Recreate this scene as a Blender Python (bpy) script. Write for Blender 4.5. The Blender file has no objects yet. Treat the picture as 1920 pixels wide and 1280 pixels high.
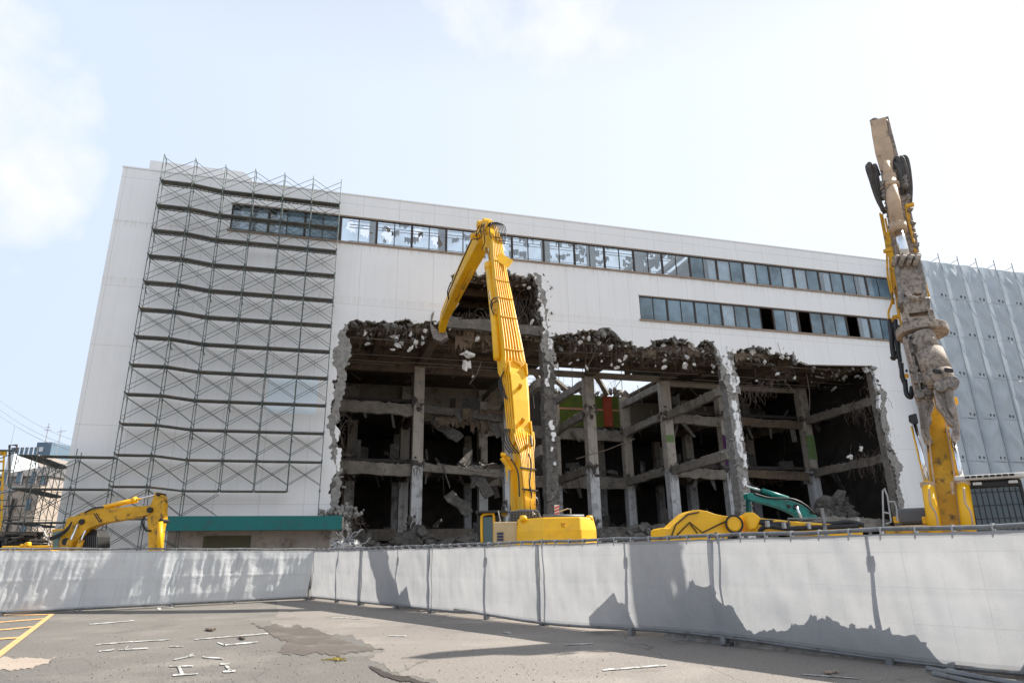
import bpy, bmesh, math, random
from math import sin, cos, radians as R, pi
from mathutils import Vector as V, Matrix, noise
from mathutils.geometry import tessellate_polygon
random.seed(7)
S = bpy.context.scene
col = S.collection

# ------------------------------------------------------------------ camera
F_PX = 1231.86; PITCH = R(17.896); ROLL = R(-1.0778); EYE = V((0, 0, 1.5))
fw = V((0, cos(PITCH), sin(PITCH))); up = V((0, -sin(PITCH), cos(PITCH))); rt = V((1, 0, 0))
CR = rt * cos(ROLL) + up * sin(ROLL); CU = -rt * sin(ROLL) + up * cos(ROLL)
cd = bpy.data.cameras.new('camera'); cam = bpy.data.objects.new('camera', cd); col.objects.link(cam)
m = Matrix((CR, CU, -fw)).transposed().to_4x4(); m.translation = EYE; cam.matrix_world = m
cd.sensor_width = 36; cd.lens = F_PX / 1920 * 36; cd.clip_end = 3000; S.camera = cam
S.render.resolution_x = 1024; S.render.resolution_y = 682

# ------------------------------------------------------------------ world, sun, exposure
SUN_AZ, SUN_EL = 65.0, 44.5
w = bpy.data.worlds.new('World'); S.world = w; w.use_nodes = True
nt = w.node_tree; N = nt.nodes; Lk = nt.links
bg = N['Background']; bg.inputs['Strength'].default_value = 0.13
sky = N.new('ShaderNodeTexSky'); sky.sky_type = 'NISHITA'; sky.sun_disc = False
sky.sun_elevation = R(SUN_EL); sky.sun_rotation = R(SUN_AZ); sky.air_density = 1.0; sky.dust_density = 2.5; sky.ozone_density = 1.0
tc = N.new('ShaderNodeTexCoord')
n1 = N.new('ShaderNodeTexNoise'); n1.inputs['Scale'].default_value = 2.3; n1.inputs['Detail'].default_value = 9; n1.inputs['Roughness'].default_value = .56
mp = N.new('ShaderNodeMapping'); mp.inputs['Scale'].default_value = (1, 1, 2.2); mp.inputs['Location'].default_value = (.62, .1, .2)
Lk.new(tc.outputs['Generated'], mp.inputs['Vector']); Lk.new(mp.outputs[0], n1.inputs['Vector'])
r1 = N.new('ShaderNodeValToRGB'); r1.color_ramp.elements[0].position = .50; r1.color_ramp.elements[1].position = .68
r1.color_ramp.elements[0].color = (.0, .0, .0, 1); r1.color_ramp.elements[1].color = (1, 1, 1, 1)
Lk.new(n1.outputs['Fac'], r1.inputs['Fac'])
# thin high veil grows towards the sun side and the horizon
sx = N.new('ShaderNodeSeparateXYZ'); Lk.new(tc.outputs['Generated'], sx.inputs[0])
def wm(op, a, b, clamp=False):
    n = N.new('ShaderNodeMath'); n.operation = op; n.use_clamp = clamp
    for i, x in enumerate((a, b)):
        if isinstance(x, (int, float)): n.inputs[i].default_value = x
        else: Lk.new(x, n.inputs[i])
    return n.outputs[0]
veil = wm('ADD', wm('MULTIPLY', sx.outputs[0], .03), .955, True)
cl = wm('MAXIMUM', wm('MULTIPLY', r1.outputs[0], .3), veil, True)
# two real cloud banks, low on the left and overhead in the middle, plus faint ones at the right
bank = None
n2 = N.new('ShaderNodeTexNoise'); n2.inputs['Scale'].default_value = 9; n2.inputs['Detail'].default_value = 10; n2.inputs['Roughness'].default_value = .58
Lk.new(tc.outputs['Generated'], n2.inputs['Vector'])
for px_, py_, wd, am in ((-10, 160, .16, 1.), (20, 330, .15, 1.), (-60, 240, .16, 1.), (900, -10, .12, .8), (1060, 20, .13, .9), (1150, 80, .08, .7), (1500, 360, .13, .6), (150, 440, .05, .6), (1170, 410, .04, .4)):
    d_ = (fw * F_PX + CR * (px_ - 960) - CU * (py_ - 640)).normalized()
    vd = N.new('ShaderNodeVectorMath'); vd.operation = 'DISTANCE'; Lk.new(tc.outputs['Generated'], vd.inputs[0]); vd.inputs[1].default_value = d_
    k_ = wm('MULTIPLY', wm('SUBTRACT', 1, wm('DIVIDE', vd.outputs['Value'], wd), True), am)
    bank = k_ if bank is None else wm('MAXIMUM', bank, k_)
edge = wm('SUBTRACT', wm('MULTIPLY', bank, 1.3), wm('MULTIPLY', wm('SUBTRACT', .72, n2.outputs['Fac']), 2.2))
edge = wm('MULTIPLY', wm('MULTIPLY', edge, 1.25, True), wm('MINIMUM', wm('MULTIPLY', bank, 4), 1), True)
mx0 = N.new('ShaderNodeMixRGB'); Lk.new(cl, mx0.inputs['Fac']); Lk.new(sky.outputs[0], mx0.inputs['Color1'])
hz = N.new('ShaderNodeMixRGB'); Lk.new(wm('ADD', wm('MULTIPLY', sx.outputs[0], .75), .5, True), hz.inputs['Fac']); hz.inputs['Color1'].default_value = (3.35, 3.9, 4.8, 1); hz.inputs['Color2'].default_value = (4.5, 4.72, 5.05, 1)
hv = N.new('ShaderNodeVectorMath'); hv.operation = 'SCALE'; Lk.new(hz.outputs[0], hv.inputs[0]); Lk.new(wm('SUBTRACT', 1, wm('MULTIPLY', wm('SUBTRACT', sx.outputs[2], .62, True), 1.1)), hv.inputs['Scale'])
Lk.new(hv.outputs[0], mx0.inputs['Color2'])
mx = N.new('ShaderNodeMixRGB'); Lk.new(edge, mx.inputs['Fac']); Lk.new(mx0.outputs[0], mx.inputs['Color1']); mx.inputs['Color2'].default_value = (4.6, 4.7, 4.85, 1)
Lk.new(mx.outputs[0], bg.inputs['Color'])
sl = bpy.data.lights.new('sun', 'SUN'); sl.energy = 5.0; sl.angle = R(.53); sl.color = (1, .95, .87)
so = bpy.data.objects.new('sun', sl); col.objects.link(so)
sd = V((sin(R(SUN_AZ)) * cos(R(SUN_EL)), cos(R(SUN_AZ)) * cos(R(SUN_EL)), sin(R(SUN_EL))))
so.rotation_euler = sd.to_track_quat('Z', 'Y').to_euler(); so.location = (60, 30, 60)
S.view_settings.view_transform = 'Standard'; S.view_settings.look = 'None'
S.view_settings.exposure = 0.78; S.view_settings.gamma = 1
S.render.engine = 'CYCLES'

# ------------------------------------------------------------------ geometry helpers
def ray(px, py): return fw * F_PX + CR * (px - 960) - CU * (py - 640)
def at(px, py, Y):
    d = ray(px, py); return EYE + d * ((Y - EYE.y) / d.y)
def gnd(px, py, z=0.):
    d = ray(px, py); return EYE + d * ((z - EYE.z) / d.z)
def dirv(a): return V((sin(R(a)), cos(R(a)), 0))
def dist(px, Y): return Y / F_PX * px          # rough size of px pixels at depth Y
FA = 73.88
fs = dirv(FA); ft = V((-fs.y, fs.x, 0)); FO = V((0, 42, 0))
def B(s, t, z): return FO + fs * s + ft * t + V((0, 0, z))
def loc(px, py, t=0.):
    P = FO + ft * t; d = ray(px, py); p = EYE + d * (((P - EYE).dot(ft)) / d.dot(ft))
    return ((p - FO).dot(fs), p.z)
def q2(px, py, t=0.):
    s, z = loc(px, py, t); return B(s, t, z)

def tag(o, label=None, cat=None, group=None, kind=None):
    if label: o['label'] = label
    if cat: o['category'] = cat
    if group: o['group'] = group
    if kind: o['kind'] = kind
    return o
def empty(name, loc=(0, 0, 0), rz=0., label=None, cat=None, group=None):
    o = bpy.data.objects.new(name, None); col.objects.link(o); o.location = loc; o.rotation_euler = (0, 0, rz)
    o.empty_display_size = .3
    return tag(o, label, cat, group)
def wmat(o):
    mm = Matrix.Translation(o.location) @ o.rotation_euler.to_matrix().to_4x4()
    return wmat(o.parent) @ mm if o.parent else mm

class MB:
    def __init__(s): s.v = []; s.f = []; s.mi = []
    def add(s, vs, fs_, mi=0):
        b = len(s.v); s.v += [V(x) for x in vs]
        for f in fs_: s.f.append([b + i for i in f]); s.mi.append(mi)
    def hexa(s, p, mi=0):   # 8 points: bottom 4 ccw, top 4
        s.add(p, [(3, 2, 1, 0), (4, 5, 6, 7), (0, 1, 5, 4), (1, 2, 6, 5), (2, 3, 7, 6), (3, 0, 4, 7)], mi)
    def box(s, c, d, X=V((1, 0, 0)), Y=V((0, 1, 0)), Z=V((0, 0, 1)), mi=0):
        c = V(c); a, b, e = X * d[0] / 2, Y * d[1] / 2, Z * d[2] / 2
        s.hexa([c - a - b - e, c + a - b - e, c + a + b - e, c - a + b - e, c - a - b + e, c + a - b + e, c + a + b + e, c - a + b + e], mi)
    def bbox(s, s0, s1, t0, t1, z0, z1, mi=0):   # building-aligned box
        s.hexa([B(s0, t0, z0), B(s1, t0, z0), B(s1, t1, z0), B(s0, t1, z0), B(s0, t0, z1), B(s1, t0, z1), B(s1, t1, z1), B(s0, t1, z1)], mi)
    def tube(s, pts, r, n=6, mi=0, cap=True):
        pts = [V(p) for p in pts]; k = len(pts)
        rs = r if isinstance(r, (list, tuple)) else [r] * k
        b = len(s.v); prev = None
        for i, p in enumerate(pts):
            t = (pts[min(i + 1, k - 1)] - pts[max(i - 1, 0)])
            if t.length < 1e-6: t = V((0, 0, 1))
            t.normalize()
            u = prev if prev else (V((0, 0, 1)) if abs(t.z) < .9 else V((1, 0, 0)))
            u = (u - t * u.dot(t)).normalized(); prev = u; q = t.cross(u)
            for j in range(n):
                a = 2 * pi * j / n; s.v.append(p + (u * cos(a) + q * sin(a)) * rs[i])
        for i in range(k - 1):
            for j in range(n):
                s.f.append([b + i * n + j, b + i * n + (j + 1) % n, b + (i + 1) * n + (j + 1) % n, b + (i + 1) * n + j]); s.mi.append(mi)
        if cap:
            s.f.append([b + j for j in range(n)][::-1]); s.mi.append(mi)
            s.f.append([b + (k - 1) * n + j for j in range(n)]); s.mi.append(mi)
    def sweep(s, pts, side, ws, hs, mi=0):       # rectangular section along a path
        pts = [V(p) for p in pts]; k = len(pts); side = V(side).normalized(); b = len(s.v)
        for i, p in enumerate(pts):
            t = (pts[min(i + 1, k - 1)] - pts[max(i - 1, 0)]).normalized()
            sd_ = (side - t * side.dot(t)).normalized(); n = t.cross(sd_)
            a, c = sd_ * ws[i] / 2, n * hs[i] / 2
            s.v += [p - a - c, p + a - c, p + a + c, p - a + c]
        for i in range(k - 1):
            for j in range(4):
                s.f.append([b + i * 4 + j, b + i * 4 + (j + 1) % 4, b + i * 4 + 4 + (j + 1) % 4, b + i * 4 + 4 + j]); s.mi.append(mi)
        s.f.append([b + 3, b + 2, b + 1, b]); s.f.append([b + 4 * k - 4 + j for j in range(4)]); s.mi += [mi, mi]
    def prism(s, poly, d, mi=0):                 # 3D polygon extruded by vector d
        poly = [V(p) for p in poly]; n = len(poly); b = len(s.v); d = V(d)
        s.v += poly + [p + d for p in poly]
        for t in tessellate_polygon([poly]):
            s.f.append([b + i for i in t]); s.f.append([b + n + i for i in reversed(t)]); s.mi += [mi, mi]
        for i in range(n):
            j = (i + 1) % n; s.f.append([b + i, b + j, b + n + j, b + n + i]); s.mi.append(mi)
    def ball(s, c, r, rx=None, seed=0, rough=.3, mi=0, sub=1, sq=(1, 1, 1)):
        bm = bmesh.new(); bmesh.ops.create_icosphere(bm, subdivisions=sub, radius=1)
        rr = random.Random(seed); rot = Matrix.Rotation(rr.uniform(0, 6), 3, V((rr.random() + .01, rr.random(), rr.random())).normalized())
        off = V((rr.uniform(0, 99), rr.uniform(0, 99), 0)); b = len(s.v)
        for v in bm.verts:
            k = 1 + rough * noise.noise(v.co * 1.6 + off) * 2
            p = rot @ V((v.co.x * sq[0], v.co.y * sq[1], v.co.z * sq[2])); s.v.append(V(c) + p * r * k)
        for f in bm.faces: s.f.append([b + v.index for v in f.verts]); s.mi.append(mi)
        bm.free()
    def build(s, name, mat, parent=None, smooth=False, bevel=0., label=None, kind=None, jit=0.):
        me = bpy.data.meshes.new(name); o = bpy.data.objects.new(name, me); col.objects.link(o)
        if parent is not None:
            o.parent = parent; inv = wmat(parent).inverted()
        else:
            xs = [v.x for v in s.v]; ys = [v.y for v in s.v]; z0 = min(v.z for v in s.v)
            o.location = ((min(xs) + max(xs)) / 2, (min(ys) + max(ys)) / 2, z0); inv = Matrix.Translation(o.location).inverted()
        me.from_pydata([inv @ v for v in s.v], [], s.f)
        for mm in (mat if isinstance(mat, (list, tuple)) else [mat]): me.materials.append(mm)
        for i, p in enumerate(me.polygons): p.material_index = s.mi[i]; p.use_smooth = smooth
        bm = bmesh.new(); bm.from_mesh(me); bmesh.ops.recalc_face_normals(bm, faces=bm.faces); bm.to_mesh(me); bm.free()
        me.validate(); me.update()
        if bevel:
            bv = o.modifiers.new('bevel', 'BEVEL'); bv.width = bevel; bv.segments = 2; bv.limit_method = 'ANGLE'; bv.angle_limit = R(35)
        return tag(o, label, None, None, kind)

# ------------------------------------------------------------------ materials
def newmat(name):
    m = bpy.data.materials.new(name); m.use_nodes = True; return m, m.node_tree.nodes, m.node_tree.links
class NG:
    def __init__(s, name):
        s.m, s.N, s.L = newmat(name); s.b = s.N['Principled BSDF']; s.tc = s.N.new('ShaderNodeTexCoord')
    def obj(s): return s.tc.outputs['Object']
    def mapped(s, sc, src=None):
        n = s.N.new('ShaderNodeMapping'); n.inputs['Scale'].default_value = sc; s.L.new(src or s.obj(), n.inputs[0]); return n.outputs[0]
    def noise(s, scale, detail=5, rough=.6, vec=None):
        n = s.N.new('ShaderNodeTexNoise'); n.inputs['Scale'].default_value = scale; n.inputs['Detail'].default_value = detail
        n.inputs['Roughness'].default_value = rough; s.L.new(vec or s.obj(), n.inputs['Vector']); return n.outputs['Fac']
    def ramp(s, x, a, b, ca=(0, 0, 0), cb=(1, 1, 1)):
        n = s.N.new('ShaderNodeValToRGB'); e = n.color_ramp.elements; e[0].position = a; e[1].position = b
        e[0].color = (*ca, 1); e[1].color = (*cb, 1); s.L.new(x, n.inputs[0]); return n.outputs[0]
    def mix(s, fac, a, b, mode='MIX'):
        n = s.N.new('ShaderNodeMixRGB'); n.blend_type = mode
        for i, x in enumerate((fac, a, b)):
            if isinstance(x, (int, float)): n.inputs[i].default_value = x
            elif isinstance(x, tuple): n.inputs[i].default_value = (*x, 1)
            else: s.L.new(x, n.inputs[i])
        return n.outputs[0]
    def math(s, op, a, b=0, clamp=False):
        n = s.N.new('ShaderNodeMath'); n.operation = op; n.use_clamp = clamp
        for i, x in enumerate((a, b)):
            if isinstance(x, (int, float)): n.inputs[i].default_value = x
            else: s.L.new(x, n.inputs[i])
        return n.outputs[0]
    def xyz(s):
        n = s.N.new('ShaderNodeSeparateXYZ'); s.L.new(s.obj(), n.inputs[0]); return n.outputs
    def bump(s, h, strength, distance=.02):
        n = s.N.new('ShaderNodeBump'); n.inputs['Strength'].default_value = strength; n.inputs['Distance'].default_value = distance
        s.L.new(h, n.inputs['Height']); s.L.new(n.outputs[0], s.b.inputs['Normal'])
    def set(s, colr=None, rough=None, metal=None, spec=None):
        for k, x in (('Base Color', colr), ('Roughness', rough), ('Metallic', metal), ('Specular IOR Level', spec)):
            if x is None: continue
            if isinstance(x, tuple): s.b.inputs[k].default_value = (*x, 1)
            elif isinstance(x, (int, float)): s.b.inputs[k].default_value = x
            else: s.L.new(x, s.b.inputs[k])
        return s.m
def pm(name, c, rough=.6, metal=0, var=.25, scale=2., dirt=None, dscale=3., damt=(.52, .68), bump=.0, bscale=20, spec=.5, fine=.12):
    g = NG(name); dk = tuple(x * (1 - var) for x in c)
    k = g.mix(g.ramp(g.noise(scale), .3, .7), dk, c)
    k = g.mix(fine, k, g.mix(g.noise(scale * 25, 2), (0, 0, 0), (1, 1, 1)), 'OVERLAY')
    if dirt: k = g.mix(g.ramp(g.noise(dscale, 7, .65), *damt), k, dirt)
    if bump: g.bump(g.noise(bscale, 6), bump, .03)
    return g.set(k, rough, metal, spec)

def wall_mat():
    g = NG('painted_concrete_wall'); x, y, z = g.xyz()
    k = g.mix(g.ramp(g.noise(.35, 6), .3, .7), (.81, .80, .785), (.85, .845, .835))
    st = g.noise(1.0, 5, .6, g.mapped((3.5, 1, .12)))           # rain streaks
    k = g.mix(g.math('MULTIPLY', g.ramp(st, .5, .85), .20), k, (.50, .47, .43))
    k = g.mix(.16, k, g.mix(g.noise(55, 2), (0, 0, 0), (1, 1, 1)), 'OVERLAY')
    # cast joints every 2.39 m and at the lift levels
    fx = g.math('ABSOLUTE', g.math('SUBTRACT', g.math('FRACT', g.math('DIVIDE', g.math('ADD', x, 108.17), 2.39)), .5))
    jl = g.math('GREATER_THAN', fx, .4935)
    for lv in (20.97, 16.8, 13.16, 8.61, 4.4, 23.95):
        jl = g.math('MAXIMUM', jl, g.math('LESS_THAN', g.math('ABSOLUTE', g.math('SUBTRACT', z, lv)), .017))
    k = g.mix(g.math('MULTIPLY', jl, .38), k, (.38, .36, .34))
    # rust and soot runs below the sills
    for lv, a in ((21.05, 1.), (17.35, .8)):
        d = g.math('SUBTRACT', lv, z)
        band = g.math('MULTIPLY', g.math('GREATER_THAN', d, 0), g.math('SUBTRACT', 1, g.math('MULTIPLY', d, 1.6), True))
        rn = g.ramp(g.noise(1, 4, .6, g.mapped((6, 1, .3))), .42, .66)
        k = g.mix(g.math('MULTIPLY', g.math('MULTIPLY', band, rn), .38 * a), k, (.45, .33, .23))
    g.bump(g.noise(40, 4), .25, .01)
    return g.set(k, .85)
def colm_mat():
    g = NG('painted_column'); x, y, z = g.xyz()
    n = g.noise(1.2, 5)
    zz = g.math('ADD', z, g.math('MULTIPLY', n, .6))
    k = g.mix(g.math('GREATER_THAN', zz, 8.2), (.66, .67, .68), (.50, .45, .385))
    k = g.mix(g.ramp(g.noise(1.6, 7, .65), .50, .70), k, (.26, .235, .21))
    st = g.noise(1.0, 5, .6, g.mapped((6, 6, .3)))
    k = g.mix(g.math('MULTIPLY', g.ramp(st, .5, .7), .5), k, (.22, .19, .16))
    g.bump(g.noise(14, 6), .5, .03)
    return g.set(k, .85)
M = {}
M['wall'] = wall_mat(); M['column'] = colm_mat()
M['rough'] = pm('broken_concrete', (.36, .345, .32), .95, var=.45, scale=3.5, dirt=(.13, .12, .11), dscale=5, bump=1., bscale=9)
M['roughdark'] = pm('sooty_broken_concrete', (.17, .158, .142), .95, var=.5, scale=3, dirt=(.34, .33, .31), dscale=4, damt=(.6, .7), bump=1., bscale=8)
M['chunk'] = pm('white_concrete_chunk', (.74, .72, .68), .95, var=.25, scale=4, dirt=(.38, .35, .31), dscale=3, bump=.6, bscale=12)
M['beam'] = pm('concrete_beam', (.34, .305, .26), .9, var=.4, scale=1.2, dirt=(.15, .13, .11), dscale=2.5, bump=.8, bscale=10)
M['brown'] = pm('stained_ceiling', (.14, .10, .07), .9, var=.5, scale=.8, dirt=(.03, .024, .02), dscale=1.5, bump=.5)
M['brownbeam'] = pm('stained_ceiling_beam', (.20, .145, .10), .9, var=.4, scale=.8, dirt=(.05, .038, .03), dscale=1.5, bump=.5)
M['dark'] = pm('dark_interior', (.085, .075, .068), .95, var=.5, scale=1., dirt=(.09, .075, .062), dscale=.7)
M['cream'] = pm('cream_partition', (.40, .34, .27), .9, var=.25, scale=.9, dirt=(.12, .09, .07), dscale=1.1, damt=(.55, .75))
M['green'] = pm('green_partition', (.10, .14, .012), .85, var=.2, scale=.6, dirt=(.06, .07, .02), dscale=1)
M['red'] = pm('red_paint', (.36, .055, .02), .8, var=.2)
M['pink'] = pm('pink_line', (.55, .25, .18), .8)
M['purple'] = pm('purple_paint', (.10, .025, .12), .8, var=.3)
M['greenband'] = pm('green_column_paint', (.22, .34, .12), .8, var=.3, scale=3, dirt=(.2, .19, .16), dscale=3)
M['rebar'] = pm('rusty_rebar', (.16, .12, .095), .85, var=.4, scale=3)
M['steelbar'] = pm('galvanised_channel', (.38, .33, .28), .6, var=.4, scale=1.5)
M['frame'] = pm('bronze_window_frame', (.045, .03, .024), .45, .3, var=.2)
M['sill'] = pm('weathered_sill', (.36, .27, .20), .8, var=.35, scale=2)
M['scaf'] = pm('green_grey_scaffold_tube', (.105, .14, .13), .5, .25, var=.4, scale=2.5, dirt=(.22, .2, .17), dscale=4)
M['plank'] = pm('scaffold_plank', (.15, .155, .14), .8, .2, var=.5, scale=3, dirt=(.2, .15, .1), dscale=2)
M['teal'] = pm('teal_fascia', (.0, .15, .145), .6, var=.2, scale=.7, dirt=(.02, .10, .10), dscale=2)
M['canopy'] = pm('canopy_concrete', (.45, .40, .35), .85, var=.2, scale=1.5, dirt=(.22, .18, .15), dscale=1.6)
M['shutter'] = pm('olive_shutter', (.10, .095, .045), .6, var=.2)
M['yellow'] = pm('yellow_machine_paint', (.95, .50, .004), .42, var=.12, scale=1.5, dirt=(.66, .34, .03), dscale=2.6, damt=(.52, .78), spec=.5, bump=.05, fine=.10)
M['yellowold'] = pm('worn_yellow_paint', (.76, .39, .006), .5, var=.3, scale=2.5, dirt=(.07, .04, .018), dscale=3.4, damt=(.53, .66), bump=.15)
M['mud'] = pm('muddy_steel', (.44, .355, .285), .8, .1, var=.4, scale=2.4, dirt=(.15, .12, .095), dscale=11, damt=(.48, .60), bump=.15, bscale=50)
M['muddark'] = pm('worn_dark_steel', (.24, .21, .185), .6, .35, var=.4, scale=3, dirt=(.36, .30, .25), dscale=12, damt=(.5, .62), bump=.15, bscale=50)
M['mudyellow'] = pm('dusty_yellow_paint', (.58, .40, .25), .6, var=.25, scale=2.5, dirt=(.18, .13, .09), dscale=4, damt=(.56, .7), bump=.3)
M['cream_paint'] = pm('pale_machine_paint', (.58, .42, .22), .5, var=.2)
M['hose'] = pm('rubber_hose', (.012, .012, .013), .45, var=.2)
M['hosedusty'] = pm('dusty_hose', (.10, .088, .08), .8, var=.45, scale=5)
M['grease'] = pm('greasy_black_steel', (.016, .014, .013), .55, .0, var=.3)
M['chrome'] = pm('chrome_rod', (.75, .76, .78), .12, 1., var=.03)
M['grey'] = pm('grey_machine_panel', (.12, .125, .135), .55, var=.2)
M['greylight'] = pm('light_grey_rail', (.42, .42, .42), .5, .3, var=.2)
M['tealp'] = pm('teal_machine_paint', (.0, .20, .17), .45, var=.25, scale=2, dirt=(.02, .08, .07), dscale=3)
M['tealdark'] = pm('dark_teal_paint', (.0, .09, .08), .5, var=.25)
M['track'] = pm('track_steel', (.05, .045, .04), .7, .4, var=.4)
M['cabglass'] = pm('cab_glass', (.03, .055, .055), .06, .0, var=.1, spec=.9, fine=0)
M['pipe'] = pm('galvanised_pipe', (.24, .245, .25), .5, .5, var=.35, scale=4, dirt=(.12, .1, .085), dscale=6)
M['redwhite'] = pm('white_sign', (.75, .72, .7), .6)
M['signred'] = pm('red_sign', (.6, .05, .03), .6)
M['curtain'] = pm('white_curtain', (.68, .72, .74), .9, var=.15, scale=1.5)
M['pale'] = pm('white_cab_roof', (.66, .62, .56), .5); M['gravel'] = pm('loose_gravel', (.30, .27, .23), .95, var=.5, scale=9); M['mudlight'] = pm('worn_steel_plate', (.46, .39, .335), .6, .2, var=.3, scale=5., dirt=(.16, .13, .105), dscale=13, damt=(.5, .66), bump=.1, bscale=60); M['louvre'] = pm('blue_grey_louvre', (.03, .04, .09), .5); M['tealglass'] = pm('dark_teal_glass', (.01, .07, .07), .1, spec=.9, fine=0)
M['fabric'] = None
def glass_clear():
    m_, N_, L_ = newmat('dusty_clear_glass'); out = N_['Material Output']; N_.remove(N_['Principled BSDF'])
    t = N_.new('ShaderNodeBsdfTransparent'); t.inputs[0].default_value = (.84, .89, .92, 1)
    g = N_.new('ShaderNodeBsdfGlossy'); g.inputs['Roughness'].default_value = .04; g.inputs[0].default_value = (.9, .95, 1, 1)
    d = N_.new('ShaderNodeBsdfDiffuse'); d.inputs[0].default_value = (.4, .44, .46, 1)
    a = N_.new('ShaderNodeMixShader'); a.inputs[0].default_value = .12; L_.new(t.outputs[0], a.inputs[1]); L_.new(g.outputs[0], a.inputs[2])
    b = N_.new('ShaderNodeMixShader'); tc_ = N_.new('ShaderNodeTexCoord'); nz = N_.new('ShaderNodeTexNoise'); nz.inputs['Scale'].default_value = 1.2; nz.inputs['Detail'].default_value = 6
    L_.new(tc_.outputs['Object'], nz.inputs[0]); mr = N_.new('ShaderNodeMapRange'); mr.inputs[1].default_value = .35; mr.inputs[2].default_value = .75; mr.inputs[3].default_value = .03; mr.inputs[4].default_value = .22
    L_.new(nz.outputs[0], mr.inputs[0]); L_.new(mr.outputs[0], b.inputs[0]); L_.new(a.outputs[0], b.inputs[1]); L_.new(d.outputs[0], b.inputs[2])
    L_.new(b.outputs[0], out.inputs[0]); return m_
def glass_dark():
    g = NG('blue_grey_window_glass')
    k = g.mix(g.ramp(g.noise(.45, 4), .35, .65), (.05, .085, .105), (.17, .26, .32))
    g.bump(g.noise(.6, 2), .05, .05)
    return g.set(k, .07, .2, 1.)
M['glass'] = glass_clear(); M['glassd'] = glass_dark()
def mesh_fabric(name, c1, c2, trans, grid=.45, tint=(1, 1, 1), ls=.22):
    g = NG(name); x, y, z = g.xyz()
    k = g.mix(g.ramp(g.noise(.9, 6, .6), .3, .7), c1, c2)
    uv = g.N.new('ShaderNodeUVMap'); sp = g.N.new('ShaderNodeSeparateXYZ'); g.L.new(uv.outputs[0], sp.inputs[0])
    line = None
    for o_ in (sp.outputs[0], sp.outputs[1]):
        f = g.math('GREATER_THAN', g.math('ABSOLUTE', g.math('SUBTRACT', g.math('FRACT', g.math('DIVIDE', o_, grid)), .5)), .487)
        line = f if line is None else g.math('MAXIMUM', line, f)
    k = g.mix(g.math('MULTIPLY', g.math('MULTIPLY', line, ls), g.ramp(g.noise(.7, 4), .42, .6)), k, tuple(q * .55 for q in c1))
    if grid < 1:
        hem = g.math('MAXIMUM', g.math('GREATER_THAN', sp.outputs[1], 1.535), g.math('LESS_THAN', sp.outputs[1], .045)); k = g.mix(g.math('MULTIPLY', hem, .35), k, tuple(q * .5 for q in c1))
    k = g.mix(.10, k, g.mix(g.noise(90, 1), (0, 0, 0), (1, 1, 1)), 'OVERLAY')
    k = g.mix(g.math('MULTIPLY', g.ramp(g.noise(1., 6, .65, g.mapped((1.2, 1.2, .5))), .52, .75), .4), k, tuple(q * .72 for q in c1))
    g.bump(g.noise(5, 7, .65), .6, .05)
    g.set(k, .8)
    tr = g.N.new('ShaderNodeBsdfTranslucent'); g.L.new(g.mix(1., k, tint, 'MULTIPLY'), tr.inputs[0])
    ms = g.N.new('ShaderNodeMixShader'); ms.inputs[0].default_value = trans
    g.L.new(g.b.outputs[0], ms.inputs[1]); g.L.new(tr.outputs[0], ms.inputs[2]); g.L.new(ms.outputs[0], g.N['Material Output'].inputs[0])
    return g.m
M['fabric'] = mesh_fabric('grey_site_sheet', (.415, .42, .43), (.50, .50, .50), .45)
M['fabricl'] = mesh_fabric('pale_blue_site_sheet', (.70, .72, .73), (.80, .81, .815), .5, grid=.9, ls=.5)
M['sheet'] = mesh_fabric('blue_grey_mesh_sheet', (.44, .50, .545), (.54, .59, .635), .25, grid=9)
M['vent'] = pm('dark_vent', (.07, .08, .09), .8)

def jag(pts, amp, step, seed=0, closed=False):
    rr = random.Random(seed); out = []; n = len(pts)
    def sub(a, b, k):
        d = b - a; L = d.length
        if L < step or k > 7: return [a]
        nn = V((-d.y, d.x)).normalized(); m_ = a + d * rr.uniform(.35, .65) + nn * max(-amp * 1.6, min(amp * 1.6, rr.gauss(0, .17 * L)))
        return sub(a, m_, k + 1) + sub(m_, b, k + 1)
    for i in range(n if closed else n - 1):
        a = V(pts[i]); b = V(pts[(i + 1) % n])
        if (b - a).length > 1e-6: out += sub(a, b, 0)
    if not closed: out.append(V(pts[-1]))
    return out

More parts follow.
